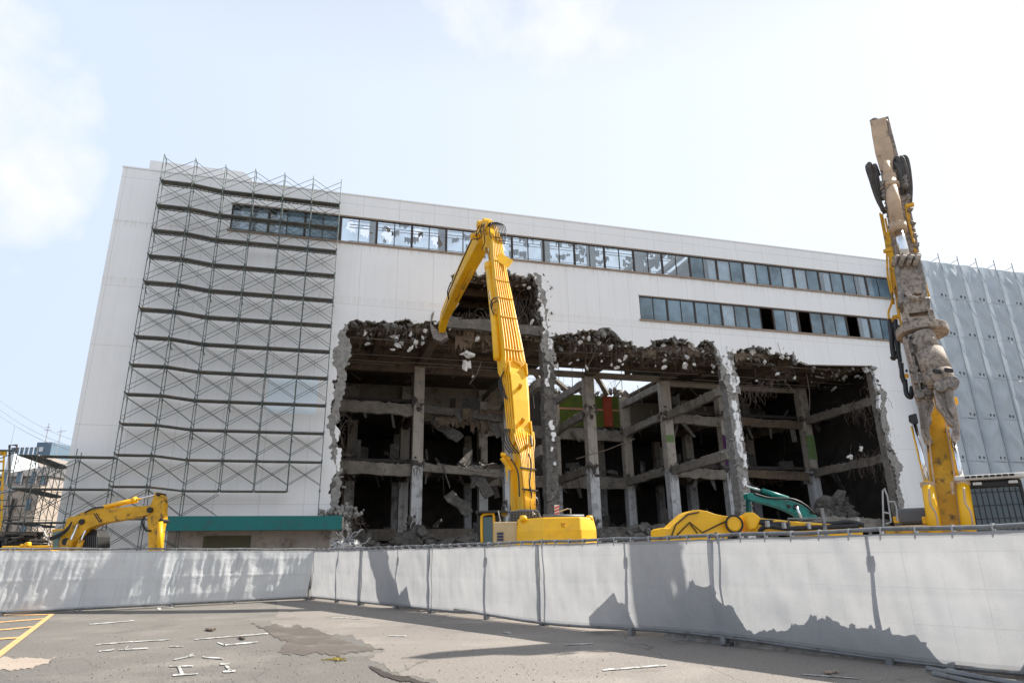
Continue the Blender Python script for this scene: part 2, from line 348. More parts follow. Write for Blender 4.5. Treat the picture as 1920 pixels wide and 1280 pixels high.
# ------------------------------------------------------------------ ground
def ground_mat(name, ca, cb, spk):
    g = NG(name); x, y, z = g.xyz()
    k = g.mix(g.ramp(g.noise(.16, 6, .6), .35, .65), ca, cb)
    k = g.mix(g.math('MULTIPLY', g.ramp(g.noise(.33, 8, .65), .52, .66), .8), k, tuple(q * 1.32 for q in cb))      # worn sandy areas
    k = g.mix(g.math('MULTIPLY', g.ramp(g.noise(.5, 8, .7, g.mapped((1, 1, 1))), .57, .66), .55), k, (.095, .085, .075))
    sp = g.noise(70, 3, .8)
    k = g.mix(spk, k, g.mix(g.ramp(sp, .3, .7), (.1, .1, .1), (.9, .9, .9)), 'OVERLAY')
    k = g.mix(.5, k, g.mix(g.ramp(g.noise(24, 4, .75), .3, .7), (.2, .2, .2), (.8, .8, .8)), 'OVERLAY')
    vo = g.N.new('ShaderNodeTexVoronoi'); vo.inputs['Scale'].default_value = 28; g.L.new(g.obj(), vo.inputs[0])
    k = g.mix(g.math('MULTIPLY', g.math('LESS_THAN', vo.outputs[0], .22), .35), k, (.40, .37, .33))
    vc = g.N.new('ShaderNodeTexVoronoi'); vc.feature = 'DISTANCE_TO_EDGE'; vc.inputs['Scale'].default_value = .23
    wv = g.N.new('ShaderNodeMixRGB'); wv.blend_type = 'ADD'; wv.inputs[0].default_value = .5
    nz = g.N.new('ShaderNodeTexNoise'); nz.inputs['Scale'].default_value = .9; nz.inputs['Detail'].default_value = 5; g.L.new(g.obj(), nz.inputs[0])
    g.L.new(g.obj(), wv.inputs[1]); g.L.new(nz.outputs['Color'], wv.inputs[2]); g.L.new(wv.outputs[0], vc.inputs[0])
    k = g.mix(g.math('MULTIPLY', g.math('LESS_THAN', vc.outputs[0], .0022), .5), k, (.06, .053, .045))
    g.bump(g.noise(60, 4, .7), .6, .012)
    return g.set(k, .9)
M['asphalt'] = ground_mat('old_asphalt', (.115, .108, .097), (.17, .153, .133), .95); M['apron'] = ground_mat('worn_pale_asphalt', (.185, .163, .144), (.235, .207, .18), .75)
mb = MB(); mb.add([(-500, -60, 0), (500, -60, 0), (500, 900, 0), (-500, 900, 0)], [(0, 1, 2, 3)])
o = mb.build('ground', M['asphalt'], kind='structure')
me = o.data; inv = o.location.copy()
for v in me.vertices: v.co += inv
o.location = (0, 0, 0)
def gpoly(mb, pts, z):
    w_ = [gnd(*p).xy.to_3d() + V((0, 0, z)) for p in pts]; mb.add(w_, [list(t) for t in tessellate_polygon([w_])] if len(w_) > 4 else [list(range(len(w_)))])
CORN0 = gnd(583, 1124).xy.to_3d() + V((0, 0, .003)); DR0 = dirv(142.55); NR0 = dirv(52.55)
M['patch'] = pm('dark_asphalt_patch', (.12, .10, .084), .95, var=.3, scale=1.3, dirt=(.165, .147, .127), dscale=1.6, bump=.5, bscale=50, fine=.5)
M['sand'] = pm('sandy_patch', (.38, .31, .25), .95, var=.15, scale=1.3, bump=.3, bscale=50, fine=.4)
mb = MB(); edge_ = jag([(516, 1124), (521, 1150), (508, 1166), (560, 1170), (605, 1184), (684, 1206), (724, 1219), (690, 1232), (725, 1252), (770, 1266), (822, 1281)], 2.5, 7, 21)
w_ = [gnd(p.x, p.y).xy.to_3d() + V((0, 0, .003)) for p in edge_] + [V((-.6, 7.5, .003)), V((1, 3, .003)), V((9, -4, .003)), V((40, -4, .003)), V((40, 8, .003)), V((9, 5.5, .003))]
w_ += [CORN0 + DR0 * 30 + NR0 * 3, CORN0 + NR0 * 3 + DR0 * 2]
mb.add(w_, [list(t) for t in tessellate_polygon([w_])]); mb.build('pale_asphalt', M['apron'], kind='structure')
mb = MB(); pts = jag([(470, 1168), (560, 1172), (640, 1200), (722, 1217), (668, 1224), (600, 1226), (520, 1222), (540, 1205)], 1.6, 7, 4, True); gpoly(mb, pts, .007)
mb.build('asphalt_patch', M['patch'], kind='structure')
mb = MB(); gpoly(mb, jag([(-30, 1234), (60, 1233), (108, 1231), (90, 1244), (60, 1254), (-30, 1258)], 1.5, 9, 9, True), .007)
mb.build('sandy_patch', M['sand'], kind='structure')
mb = MB(); gpoly(mb, jag([(690, 1248), (730, 1262), (770, 1270), (812, 1282), (780, 1283), (740, 1274), (712, 1265)], .8, 5, 3, True), .010)
mb.build('asphalt_crack', pm('dark_crack', (.05, .038, .03), .95, var=.5, scale=6), kind='structure')

def paint_mat(name, c, lo=.42, hi=.52):
    g = NG(name); mk = g.ramp(g.noise(5, 8, .75), lo, hi)
    k = g.mix(mk, (.2, .19, .17), c); return g.set(k, .8)
M['pw'] = paint_mat('worn_white_paint', (.66, .66, .64), .44, .6); M['py'] = paint_mat('worn_orange_paint', (.62, .36, .14), .33, .45)
def stroke(mb, a, b, h, z=.013):
    dx, dy = b[0] - a[0], b[1] - a[1]; n = max(2, int(math.hypot(dx, dy) / 5)); rr = random.Random(int(a[0] * 7 + b[1]))
    up_, lo_ = [], []
    for i in range(n + 1):
        f = i / n; x, y = a[0] + dx * f, a[1] + dy * f
        if abs(dy) > abs(dx): up_.append((x + h * rr.uniform(.8, 1.1), y)); lo_.append((x - h * rr.uniform(.8, 1.1), y))
        else: up_.append((x, y - h * rr.uniform(.3, .52))); lo_.append((x, y + h * rr.uniform(.3, .52)))
    for i in range(n): gpoly(mb, [up_[i], up_[i + 1], lo_[i + 1], lo_[i]], z)
mb = MB()
for a, b, h in (((-60, 1154), (100, 1152), 2), ((-60, 1171), (82, 1160), 2.2), ((-60, 1187), (62, 1175), 2.6), ((-60, 1203), (37, 1195), 3.2)): stroke(mb, a, b, h)
gpoly(mb, [(94, 1151), (102, 1151.5), (-52, 1274), (-72, 1274)], .017)
mb.build('orange_hatch_marking', M['py'], kind='structure')
mb = MB()
for a, b, h in (((168, 1170.5), (250, 1163.5), 2), ((300, 1145), (297, 1139), 4), ((297, 1138.5), (326, 1138.5), 1.4), ((180, 1208.5), (250, 1203), 1.8), ((252, 1203), (318, 1199.5), 1.6),
                ((365, 1199), (440, 1193), 2), ((440, 1193), (502, 1188), 2.6), ((408, 1205), (422, 1210), 3), ((418, 1210), (484, 1203.5), 3), ((185, 1221), (215, 1218), 3), ((222, 1218.5), (278, 1215.5), 2.6), ((232, 1218), (240, 1212), 2.5),
                ((318, 1212), (344, 1212), 2), ((326, 1237), (364, 1229), 2.6), ((352, 1231), (362, 1226), 3), ((380, 1232), (419, 1235.5), 3), ((318, 1249.5), (362, 1249), 2.6), ((335, 1250), (341, 1264), 3.5), ((324, 1266.5), (371, 1263.5), 3),
                ((413, 1246), (430, 1245), 4), ((424, 1248), (432, 1259), 3), ((418, 1260), (441, 1258.5), 4), ((622, 1158.5), (652, 1158), 1.5), ((730, 1191.5), (762, 1193), 2.4), ((610, 1140), (630, 1140), 1.2),
                ((944, 1185), (958, 1187), 4), ((1060, 1209), (1112, 1207), 2), ((1130, 1257), (1250, 1247.5), 3.4), ((1505, 1265), (1610, 1273), 2), ((660, 1160), (680, 1160), 1.3)): stroke(mb, a, b, h)
mb.build('white_ground_marking', M['pw'], kind='structure')
gr = MB(); rr = random.Random(3)
for i in range(520):
    p = gnd(rr.uniform(-20, 1150), rr.choice([rr.uniform(1150, 1280), rr.uniform(1215, 1282)]))
    gr.ball(p + V((0, 0, .006)), rr.uniform(.004, .012), seed=i, rough=.4)
gr.build('loose_gravel', M['gravel'], kind='stuff')
def litter(name, label, pts, mat, hh, cat='debris'):
    mb = MB(); base = [gnd(*p) for p in pts]; mb.prism([p + V((0, 0, .012)) for p in base], V((0, 0, hh))); o = mb.build(name, mat, bevel=.004); tag(o, label, cat); return o
litter('wood_scrap', 'dark splinter of wood lying on the asphalt behind the white painted lines', jag([(385, 1180), (405, 1181), (400, 1183), (388, 1182.5)], .6, 4, 2, True), M['brown'], .03)
litter('wood_scrap', 'short dark stick lying beside the white painted corner mark', [(447, 1196), (452, 1195), (460, 1199), (455, 1200)], M['brown'], .03)
litter('cardboard_scrap', 'flattened brown scrap on the asphalt in front of the right fence', jag([(1545, 1262), (1568, 1261), (1574, 1263), (1550, 1265)], .6, 4, 2, True), M['sill'], .02)
mb = MB(); g0 = gnd(633, 1237)
pts = [g0 + V((rr.gauss(0, .09), rr.gauss(0, .12), rr.uniform(.012, .03))) for _ in range(18)]; mb.tube(pts, .007, 5)
tag(mb.build('yellow_rope_scrap', pm('yellow_rope', (.4, .3, .06), .8)), 'tangled scrap of yellow rope on the asphalt', 'rope')

# ------------------------------------------------------------------ the building being demolished
bld = empty('demolished_building', FO, pi / 2 - R(FA), 'white concrete building half torn open by demolition, with ribbon windows and exposed columns', 'building')
def L2(pts, t=0.): return [V(loc(x, y, t)) for x, y in pts]
hole = L2([(655, 1120), (655, 1030), (640, 985), (628, 940), (633, 885), (625, 830), (626, 790), (634, 740), (641, 690), (637, 640), (650, 608), (700, 603), (740, 611), (780, 606), (815, 607), (832, 594), (850, 575), (846, 545), (843, 517), (868, 514), (900, 517), (935, 508), (965, 512), (985, 520), (1003, 518), (1013, 545), (1009, 580), (1016, 625)])
hole += L2([(1036, 630), (1062, 625), (1100, 620), (1150, 624), (1176, 640), (1196, 652), (1214, 650), (1240, 636), (1290, 640), (1335, 642), (1345, 656), (1353, 690), (1362, 730), (1383, 728), (1377, 700), (1366, 672), (1366, 655), (1400, 652), (1440, 655), (1488, 657), (1496, 680), (1515, 683)])
hole2 = L2([(1515, 683), (1636, 685)])
hole3 = L2([(1636, 685), (1642, 715), (1655, 735), (1652, 770), (1664, 790), (1668, 825), (1676, 855), (1684, 880), (1688, 920), (1690, 950), (1694, 1010), (1696, 1120)])
hp = jag(hole, .22, .16, 5)[:-1] + jag(hole2, .004, 1.5, 5)[:-1] + jag(hole3, .18, .16, 6)
hp[0] = V((hp[0].x, 0)); hp[-1] = V((hp[-1].x, 0))
SL, SR, ZT = -24.75, 52., 24.6
outer = [V((SL, 0)), V((SL, ZT)), V((SR, ZT)), V((SR, 0))] + hp[::-1]
WB1 = (-18.3, 33.1, 21.15, 22.98); WB2 = (9.7, 32.55, 17.44, 19.27)
rect = lambda w_: [V((w_[0], w_[2])), V((w_[1], w_[2])), V((w_[1], w_[3])), V((w_[0], w_[3]))]
def wall_mesh(loops, t0, t1):
    mb = MB(); flat = [p for l in loops for p in l]
    for p in flat: mb.v.append(B(p.x, t0, p.y))
    for p in flat: mb.v.append(B(p.x, t1, p.y))
    n = len(flat)
    for t in tessellate_polygon([[V((p.x, p.y, 0)) for p in l] for l in loops]):
        mb.f.append(list(t)); mb.f.append([i + n for i in t][::-1]); mb.mi += [0, 0]
    b = 0
    for l in loops:
        k = len(l)
        for i in range(k):
            j = (i + 1) % k; mb.f.append([b + i, b + j, b + j + n, b + i + n]); mb.mi.append(0)
        b += k
    return mb
wall_mesh([outer, rect(WB1), rect(WB2)], 0, .28).build('facade_wall', M['wall'], bld)
# torn concrete rim that follows the hole
rim = MB(); rimd = MB(); rr = random.Random(11)
def rim_along(pts, wid, t0=-.03, t1=.5, seedo=0, white=.5):
    for i in range(len(pts) - 1):
        a, b = pts[i], pts[i + 1]; L = (b - a).length; n = max(1, int(L / .07))
        nn = V((-(b - a).y, (b - a).x)).normalized()
        for j in range(n):
            p = a + (b - a) * rr.random(); wv_ = wid * (.45 + 1.3 * abs(noise.noise(V((p.x * .9, p.y * .9, 3))))); p = p + nn * rr.gauss(0, wv_ * .42)
            (rim if rr.random() < white else rimd).ball(B(p.x, rr.uniform(t0 + .06, t1), p.y), rr.choice([.03, .05, .07, .09, .13, .2]) * rr.uniform(.7, 1.2), seed=seedo + i * 37 + j, rough=.55, sq=rr.choice([(1, .8, 1.2), (1.5, .7, .6), (.6, .8, 1.6)]))
rim_along(hole[1:11], .55, seedo=1, white=.8); rim_along(hole[10:29], .2, seedo=900, white=.2); rim_along(hole[28:49], .18, seedo=1900, white=.3); rim_along(hole3, .5, seedo=3900, white=.7)
rim.build('torn_edge', M['rough'], bld, kind='stuff'); rimd.build('torn_edge', M['roughdark'], bld, kind='stuff')
# scab of bare concrete on the face beside the openings (thin, proud of the wall)
def scab(poly, seed, t=-.006, th=.012):
    p = jag(L2(poly), .10, .16, seed, True)
    sc = MB(); sc.prism([B(q.x, t, q.y) for q in p], ft * th); sc.build('bare_concrete_scab', M['rough'], bld)
scab([(640, 985), (618, 945), (622, 900), (628, 870), (616, 840), (612, 800), (626, 760), (632, 700), (630, 650), (648, 606), (656, 640), (650, 700), (640, 760), (634, 850), (640, 900), (636, 940), (655, 985)], 1)
scab([(1013, 540), (1022, 600), (1018, 660), (1040, 690), (1040, 640), (1030, 625), (1024, 560), (1014, 516), (1000, 512)], 3)
scab([(1650, 720), (1662, 735), (1658, 760), (1668, 800), (1662, 820), (1650, 760)], 5)
scab([(1664, 845), (1682, 848), (1692, 880), (1686, 910), (1694, 935), (1690, 960), (1680, 900), (1672, 870)], 6)
scab([(1345, 655), (1352, 690), (1372, 740), (1390, 740), (1378, 700), (1366, 668), (1374, 690), (1360, 700)], 8)
# parapet coping and rooftop penthouse
mb = MB(); mb.bbox(SL - .03, SR, -.05, .4, ZT + .003, ZT + .09); mb.build('coping', M['wall'], bld)
mb = MB(); P = [V((-24.2, 24.3)), V((-24.2, 27.1)), V((-18.35, 27.1)), V((-17.7, 26.6)), V((-17.5, 24.3))]
mb.prism([B(p.x, 3, p.y) for p in P], ft * 6); mb.build('rooftop_penthouse', M['wall'], bld)

# ribbon windows
def window(s0, s1, z0, z1, kinds, seed):
    rr = random.Random(seed); fr = MB(); w_ = .07; t0, t1 = .06, .17
    fr.bbox(s0, s1, t0, t1, z0, z0 + w_); fr.bbox(s0, s1, t0, t1, z1 - w_, z1)
    fr.bbox(s0, s0 + w_, t0 + .002, t1 + .002, z0 + w_, z1 - w_); fr.bbox(s1 - w_, s1, t0 + .002, t1 + .002, z0 + w_, z1 - w_)
    n = len(kinds); dw = (s1 - s0) / n
    for i in range(1, n): fr.bbox(s0 + dw * i - .03, s0 + dw * i + .03, t0 + .02, t1 - .02, z0 + w_, z1 - w_)
    f = fr.build('window', M['frame'], bld)
    for i, k in enumerate(kinds):
        a, b = s0 + dw * i + (w_ if i == 0 else .03), s0 + dw * (i + 1) - (w_ if i == n - 1 else .03)
        if k in 'BC':      # see-through glass, B with a jagged loss
            mb = MB()
            if k == 'B':
                c = V(((a + b) / 2 + rr.uniform(-.2, .2), (z0 + z1) / 2 + rr.uniform(-.2, .3)))
                hl = [c + V((cos(q) * rr.uniform(.12, .5) * 1.1, sin(q) * rr.uniform(.2, .8))) for q in [j * 2 * pi / 17 for j in range(17)]]
                hl = [V((min(max(p.x, a + .04), b - .04), min(max(p.y, z0 + .12), z1 - .12))) for p in hl]
                mb = wall_mesh([[V((a, z0 + w_)), V((b, z0 + w_)), V((b, z1 - w_)), V((a, z1 - w_))], hl], .11, .116)
            else: mb.bbox(a, b, .11, .116, z0 + w_, z1 - w_)
            mb.build('pane', M['glass'], f)
        elif k in 'DK':
            mb = MB(); mb.bbox(a, b, .11, .12, z0 + w_, z1 - w_); mb.build('pane', M['glassd'] if k == 'D' else M['glass'], f)
        if k == 'W':
            mb = MB(); mb.bbox(a, b, .11, .12, z0 + w_, z1 - w_); mb.build('pane', M['glass'], f)
        if k in 'WK':      # curtain behind
            mb = MB(); n_ = 14; c0, c1 = (a + .02, b) if k == 'W' else (a + (b - a) * rr.uniform(.3, .6), b)
            pts = [V((c0 + (c1 - c0) * j / n_, .22 + .03 * (j % 2))) for j in range(n_ + 1)]
            for j in range(n_): mb.hexa([B(pts[j].x, pts[j].y, z0 + .12), B(pts[j + 1].x, pts[j + 1].y, z0 + .12), B(pts[j + 1].x, pts[j + 1].y + .01, z0 + .12), B(pts[j].x, pts[j].y + .01, z0 + .12)] +
                                        [B(pts[j].x, pts[j].y, z1 - .1), B(pts[j + 1].x, pts[j + 1].y, z1 - .1), B(pts[j + 1].x, pts[j + 1].y + .01, z1 - .1), B(pts[j].x, pts[j].y + .01, z1 - .1)])
            mb.build('curtain', M['curtain'], f)
k1 = ['KK', 'KD', 'DD'] + ['BB', 'BC', 'BB', 'CC', 'CB', 'CC', 'CC', 'CC', 'CC', 'CC', 'CC', 'DK', 'WD', 'WD', 'DW', 'WD', 'KD', 'DK', 'DD']
e1 = [-18.28, -16.05, -13.83, -11.6] + [-11.6 + 2.352 * (k + 1) for k in range(19)]
for i, kk in enumerate(k1): window(e1[i] + .003, e1[i + 1] - .003, 21.153, 22.977, kk, 50 + i)
k2 = ['DD', 'DD', 'DD', 'WD', 'DO', 'DK', 'OD', 'DD', 'OK', 'DD']
for i, kk in enumerate(k2): window(9.703 + 2.284 * i + .003, 9.703 + 2.284 * (i + 1) - .003, 17.443, 19.267, kk, 150 + i)
mb = MB(); mb.bbox(-18.42, 33.2, -.09, .055, 21.02, 21.148); mb.build('sill', M['sill'], bld)
mb = MB(); mb.bbox(9.6, 32.65, -.09, .055, 17.31, 17.438); mb.build('sill', M['sill'], bld)
mb = MB(); mb.bbox(-18.36, 33.16, -.03, .055, 22.982, 23.04); mb.build('lintel', M['sill'], bld)
mb = MB(); mb.bbox(9.64, 32.6, -.03, .055, 19.272, 19.32); mb.build('lintel', M['sill'], bld)
mb = MB(); a = q2(505, 702); b = loc(505, 702); c = loc(592, 778)
mb.bbox(b[0], c[0], -.012, -.002, c[1], b[1]); mb.build('repainted_patch', pm('pale_wall_repaint', (.80, .90, .97), .8, var=.03), bld)

# floors, ceilings, partitions
def slab(name, s0, s1, t0, t1, z0, z1, mat): mb = MB(); mb.bbox(s0, s1, t0, t1, z0, z1); return mb.build(name, M[mat], bld)
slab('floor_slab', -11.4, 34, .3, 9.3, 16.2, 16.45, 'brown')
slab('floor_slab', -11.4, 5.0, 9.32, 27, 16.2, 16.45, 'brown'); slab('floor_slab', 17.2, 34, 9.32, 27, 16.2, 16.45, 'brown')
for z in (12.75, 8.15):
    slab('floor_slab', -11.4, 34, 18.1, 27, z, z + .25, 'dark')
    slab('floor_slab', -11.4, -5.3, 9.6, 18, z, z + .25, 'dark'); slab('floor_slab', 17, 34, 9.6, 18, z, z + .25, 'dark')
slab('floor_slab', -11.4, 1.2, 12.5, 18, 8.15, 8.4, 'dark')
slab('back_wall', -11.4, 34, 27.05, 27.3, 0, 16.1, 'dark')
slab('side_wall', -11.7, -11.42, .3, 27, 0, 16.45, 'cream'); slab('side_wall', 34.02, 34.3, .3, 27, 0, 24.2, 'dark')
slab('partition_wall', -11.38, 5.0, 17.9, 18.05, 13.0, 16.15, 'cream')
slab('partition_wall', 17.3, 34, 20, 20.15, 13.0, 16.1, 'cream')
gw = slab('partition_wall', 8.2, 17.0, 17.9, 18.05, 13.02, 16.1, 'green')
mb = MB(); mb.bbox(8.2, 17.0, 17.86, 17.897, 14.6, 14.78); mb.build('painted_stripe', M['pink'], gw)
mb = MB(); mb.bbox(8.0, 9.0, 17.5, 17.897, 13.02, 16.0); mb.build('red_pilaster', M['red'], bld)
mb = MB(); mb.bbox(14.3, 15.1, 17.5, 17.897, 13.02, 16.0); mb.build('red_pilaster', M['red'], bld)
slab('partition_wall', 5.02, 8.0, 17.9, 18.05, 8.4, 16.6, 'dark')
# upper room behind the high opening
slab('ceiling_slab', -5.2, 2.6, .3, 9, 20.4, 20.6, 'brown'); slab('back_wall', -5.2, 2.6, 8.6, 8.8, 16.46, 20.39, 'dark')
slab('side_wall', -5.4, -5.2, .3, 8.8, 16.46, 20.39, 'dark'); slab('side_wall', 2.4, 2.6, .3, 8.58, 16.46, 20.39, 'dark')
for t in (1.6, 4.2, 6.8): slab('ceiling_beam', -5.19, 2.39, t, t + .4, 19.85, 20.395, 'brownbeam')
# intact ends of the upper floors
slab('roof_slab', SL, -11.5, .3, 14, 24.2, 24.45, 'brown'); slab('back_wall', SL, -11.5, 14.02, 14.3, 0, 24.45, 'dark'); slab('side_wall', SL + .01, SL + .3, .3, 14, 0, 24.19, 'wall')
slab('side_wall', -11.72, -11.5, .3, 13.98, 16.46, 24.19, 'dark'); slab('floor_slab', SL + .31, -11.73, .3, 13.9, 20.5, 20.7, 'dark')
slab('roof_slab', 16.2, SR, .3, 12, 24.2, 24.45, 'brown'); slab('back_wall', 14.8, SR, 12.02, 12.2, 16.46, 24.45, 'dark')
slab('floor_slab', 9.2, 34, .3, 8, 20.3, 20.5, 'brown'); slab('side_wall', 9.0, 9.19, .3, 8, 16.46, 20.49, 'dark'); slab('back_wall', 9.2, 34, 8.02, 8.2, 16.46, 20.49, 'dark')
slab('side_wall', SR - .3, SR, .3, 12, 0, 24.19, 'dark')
for i, (s, z) in enumerate([(11.5, 24), (13, 24.1), (14.6, 24.1)]):
    mb = MB(); mb.bbox(s, s + .35, .4, 7, z - .4, z); mb.build('roof_joist', M['beam'], bld)

# columns
rebar = MB(); rr = random.Random(5)
def wire(mb, p, n=6, step=.25, r=.013, droop=.5, spread=.5, d0=None):
    d = d0 or V((rr.gauss(0, 1), rr.gauss(0, 1), rr.gauss(-.3, 1))).normalized(); pts = [V(p)]
    for i in range(n):
        d = (d + V((rr.gauss(0, spread), rr.gauss(0, spread), rr.gauss(0, spread) - droop))).normalized(); pts.append(pts[-1] + d * step)
    mb.tube(pts, r, 4, cap=False)
def column(s, t, w=.8, z0=0, z1=15.4, joints=(12.6, 7.9, 3.6), mat='column'):
    mb = MB(); zs = [z0] + [z0 + (z1 - z0) * i / 12 for i in range(1, 13)]
    for a, b in zip(zs[:-1], zs[1:]): pass
    mb.bbox(s - w / 2, s + w / 2, t - w / 2, t + w / 2, z0, z1)
    c = mb.build('column', M[mat], bld, bevel=.03)
    for j in joints:
        if not (z0 < j < z1): continue
        k = MB()
        for i in range(16):
            a = rr.uniform(0, 2 * pi); q = w * .5
            k.ball(B(s + q * max(-1, min(1, 1.4 * cos(a))), t + q * max(-1, min(1, 1.4 * sin(a))), j + rr.gauss(0, .28)), rr.uniform(.12, .26), seed=i + int(s * 91 + j * 7), rough=.45, sq=(.8, .8, 1.3))
        k.build('broken_joint', M['roughdark'], c, kind='stuff')
        for i in range(14): wire(rebar, B(s + rr.uniform(-.5, .5), t - w * .55, j + rr.uniform(-.3, .5)), 5, .22, .012, .8)
for s in (-4.95, 9.1, 16.1): column(s, 9)
column(30.0, 9, joints=(12.6, 7.9)); column(21.6, 9.2, .75, joints=(12.6, 7.9))
for s in (-9.4, -4.9, 2.1, 9.1, 16.4, 23, 30): column(s, 17.6, .8, 0, 15.9, (12.6, 7.9))
for s in (-4.9, 2.1, 9.1, 16.4, 23): column(s, 24, .7, 0, 16, ())
column(2.1, 9.1, .7, joints=(12.6, 7.9, 5))
mb = MB(); mb.bbox(29.58, 30.42, 8.57, 8.62, 8.95, 11.1); mb.build('paint_band', M['greenband'], bld)
mb = MB(); mb.bbox(21.2, 22.0, 8.8, 8.815, 7.9, 10.9); mb.build('paint_band', M['purple'], bld)
mb = MB(); mb.bbox(15.68, 16.4, 8.57, 8.595, 10.1, 10.7); mb.build('paint_band', M['greenband'], bld)
# beams
def beam(p, q, w=.4, h=.66, mat='beam', seed=0, rubble=True):
    rr2 = random.Random(seed + 3); mb = MB(); n = 14; p, q = V(p), V(q); d = q - p; L = d.length
    side = d.cross(V((0, 0, 1))).normalized()
    pts = [p + d * i / n + V((0, 0, rr2.gauss(0, .025) - (.25 if rubble else 0) * (i / n) * rr2.uniform(.6, 1))) + side * rr2.gauss(0, .02) for i in range(n + 1)]
    mb.sweep(pts, side, [w * rr2.uniform(.9, 1.08) for _ in pts], [h * rr2.uniform(.84, 1.1) if rubble else h for _ in pts])
    o_ = mb.build('beam', M[mat], bld)
    if rubble:
        k = MB()
        for i in range(int(L * 6)):
            f = rr2.random(); k.ball(p + d * f + side * rr2.uniform(-w * .5, w * .5) + V((0, 0, h * .44 - .22 * f + rr2.uniform(-.06, .05))), rr2.uniform(.05, .15), seed=i + seed, rough=.45, sq=(1.2, 1, .7))
        k.build('rubble_crust', M['rough'] if mat == 'beam' else M['roughdark'], o_, kind='stuff')
        for i in range(int(L * 2)): wire(rebar, p + d * rr2.random() + V((0, 0, rr2.choice([-.3, .35]))), 5, .2, .011, .6)
i = 0
for s in (2.2, 16.1, 30.0):
    for z in (12.55, 7.95): i += 1; beam(B(s, .75, z), B(s, 8.6, z), seed=i * 50)
for s in (2.2, 9.1, 16.1):
    for z in (12.5, 7.9): i += 1; beam(B(s, 9.4, z), B(s, 17.2, z), seed=i * 50)
    beam(B(s, 9.4, 15.1), B(s, 17.2, 15.1), .4, .6, seed=i * 50 + 9, rubble=False)
for s in (-4.9, 21.6, 30): 
    for z in (12.4, 7.8): i += 1; beam(B(s, 9.4, z), B(s, 17.2, z), mat='brownbeam', seed=i * 50, rubble=False)
for z in (12.2, 7.7):
    i += 1; beam(B(-11.4, 9.05, z), B(-5.4, 9.05, z), .5, .9, 'beam', i * 50)
    i += 1; beam(B(16.6, 9.05, z), B(21.2, 9.05, z), .5, .8, 'beam', i * 50)
    i += 1; beam(B(22.0, 9.05, z), B(29.5, 9.05, z), .4, .7, 'brownbeam', i * 50)
    i += 1; beam(B(2.4, 17.6, z + .1), B(16.2, 17.6, z + .1), .5, 1.1, 'beam', i * 50)
i += 1; beam(B(23.5, 2.2, 3.3), B(30.4, 2.2, 3.3), .6, .9, 'beam', i * 50)
for z in (3.2,): beam(B(-11, 17.6, z), B(34, 17.6, z), .5, .9, 'beam', 7, False)
beam(B(-4.5, 9.05, 7.75), B(2, 9.3, 7.6), .4, .6, 'beam', 1234); beam(B(-4.5, 9.1, 12.2), B(1.9, 9.3, 11.9), .4, .6, 'roughdark', 1334)
slab('edge_beam', 1.9, 16.5, 8.9, 9.25, 15.38, 15.85, 'cream')
slab('edge_beam', 16.6, 30, 8.85, 9.2, 15.0, 15.4, 'cream'); slab('edge_beam', -11.4, 1.88, 8.8, 9.25, 14.95, 16.19, 'brownbeam')
for s in (-8.5, -1.6, 5.6, 12.6, 19.6, 26.5): slab('ceiling_beam', s - .2, s + .2, .6, 8.79, 15.75, 16.195, 'brownbeam')
for s in (-4.9, 2.1, 9.1, 16.1, 23, 30): slab('ceiling_beam', s - .3, s + .3, .6, 8.79, 15.35, 16.197, 'brownbeam')
for t in (2.1, 5.2, 7.4): slab('ceiling_beam', -11.35, 33.9, t, t + .3, 15.9, 16.193, 'brownbeam')
ch = MB(); rr = random.Random(21)
for t, z in ((1.2, 15.72), (2.9, 15.6), (3.2, 15.58), (5.9, 15.3), (7.2, 15.25), (8.2, 15.3)):
    s = -10.8
    while s < 33:
        e = min(33.3, s + rr.uniform(3, 6.5)); ch.tube([B(s, t, z + rr.gauss(0, .03)), B(e, t, z + rr.gauss(0, .05))], .03, 5); s = e + rr.choice([.1, .3, 1.5])
for j in range(26):
    s = rr.choice([rr.uniform(-11, 1.5), rr.uniform(17.5, 33)]); t = rr.uniform(9.6, 17); ch.tube([B(s, t, 15.9), B(s + rr.uniform(-2, 2), t + rr.uniform(-1, 1), rr.uniform(14.6, 15.8))], .03, 5)
ch.build('ceiling_channel', M['steelbar'], bld, kind='stuff')
# standing rebar and mesh against the sky in the rear opening
for j in range(34):
    s = rr.uniform(3, 16.5); wire(rebar, B(s, 17.9, 16 + rr.uniform(-.2, .4)), 6, .35, .014, -.1, .35, V((rr.gauss(0, .4), 0, 1)))
for z in (16.6, 17.0, 17.5, 18.1): rebar.tube([B(4 + rr.uniform(0, 3), 17.95, z), B(9 + rr.uniform(0, 6), 17.9, z + rr.uniform(-.2, .2))], .018, 4)
for s in (8.6, 9.9, 11.3, 12.4, 16.6): rebar.tube([B(s, 18.2, 15.9), B(s + .1, 18.2, 19.5)], .035, 5)

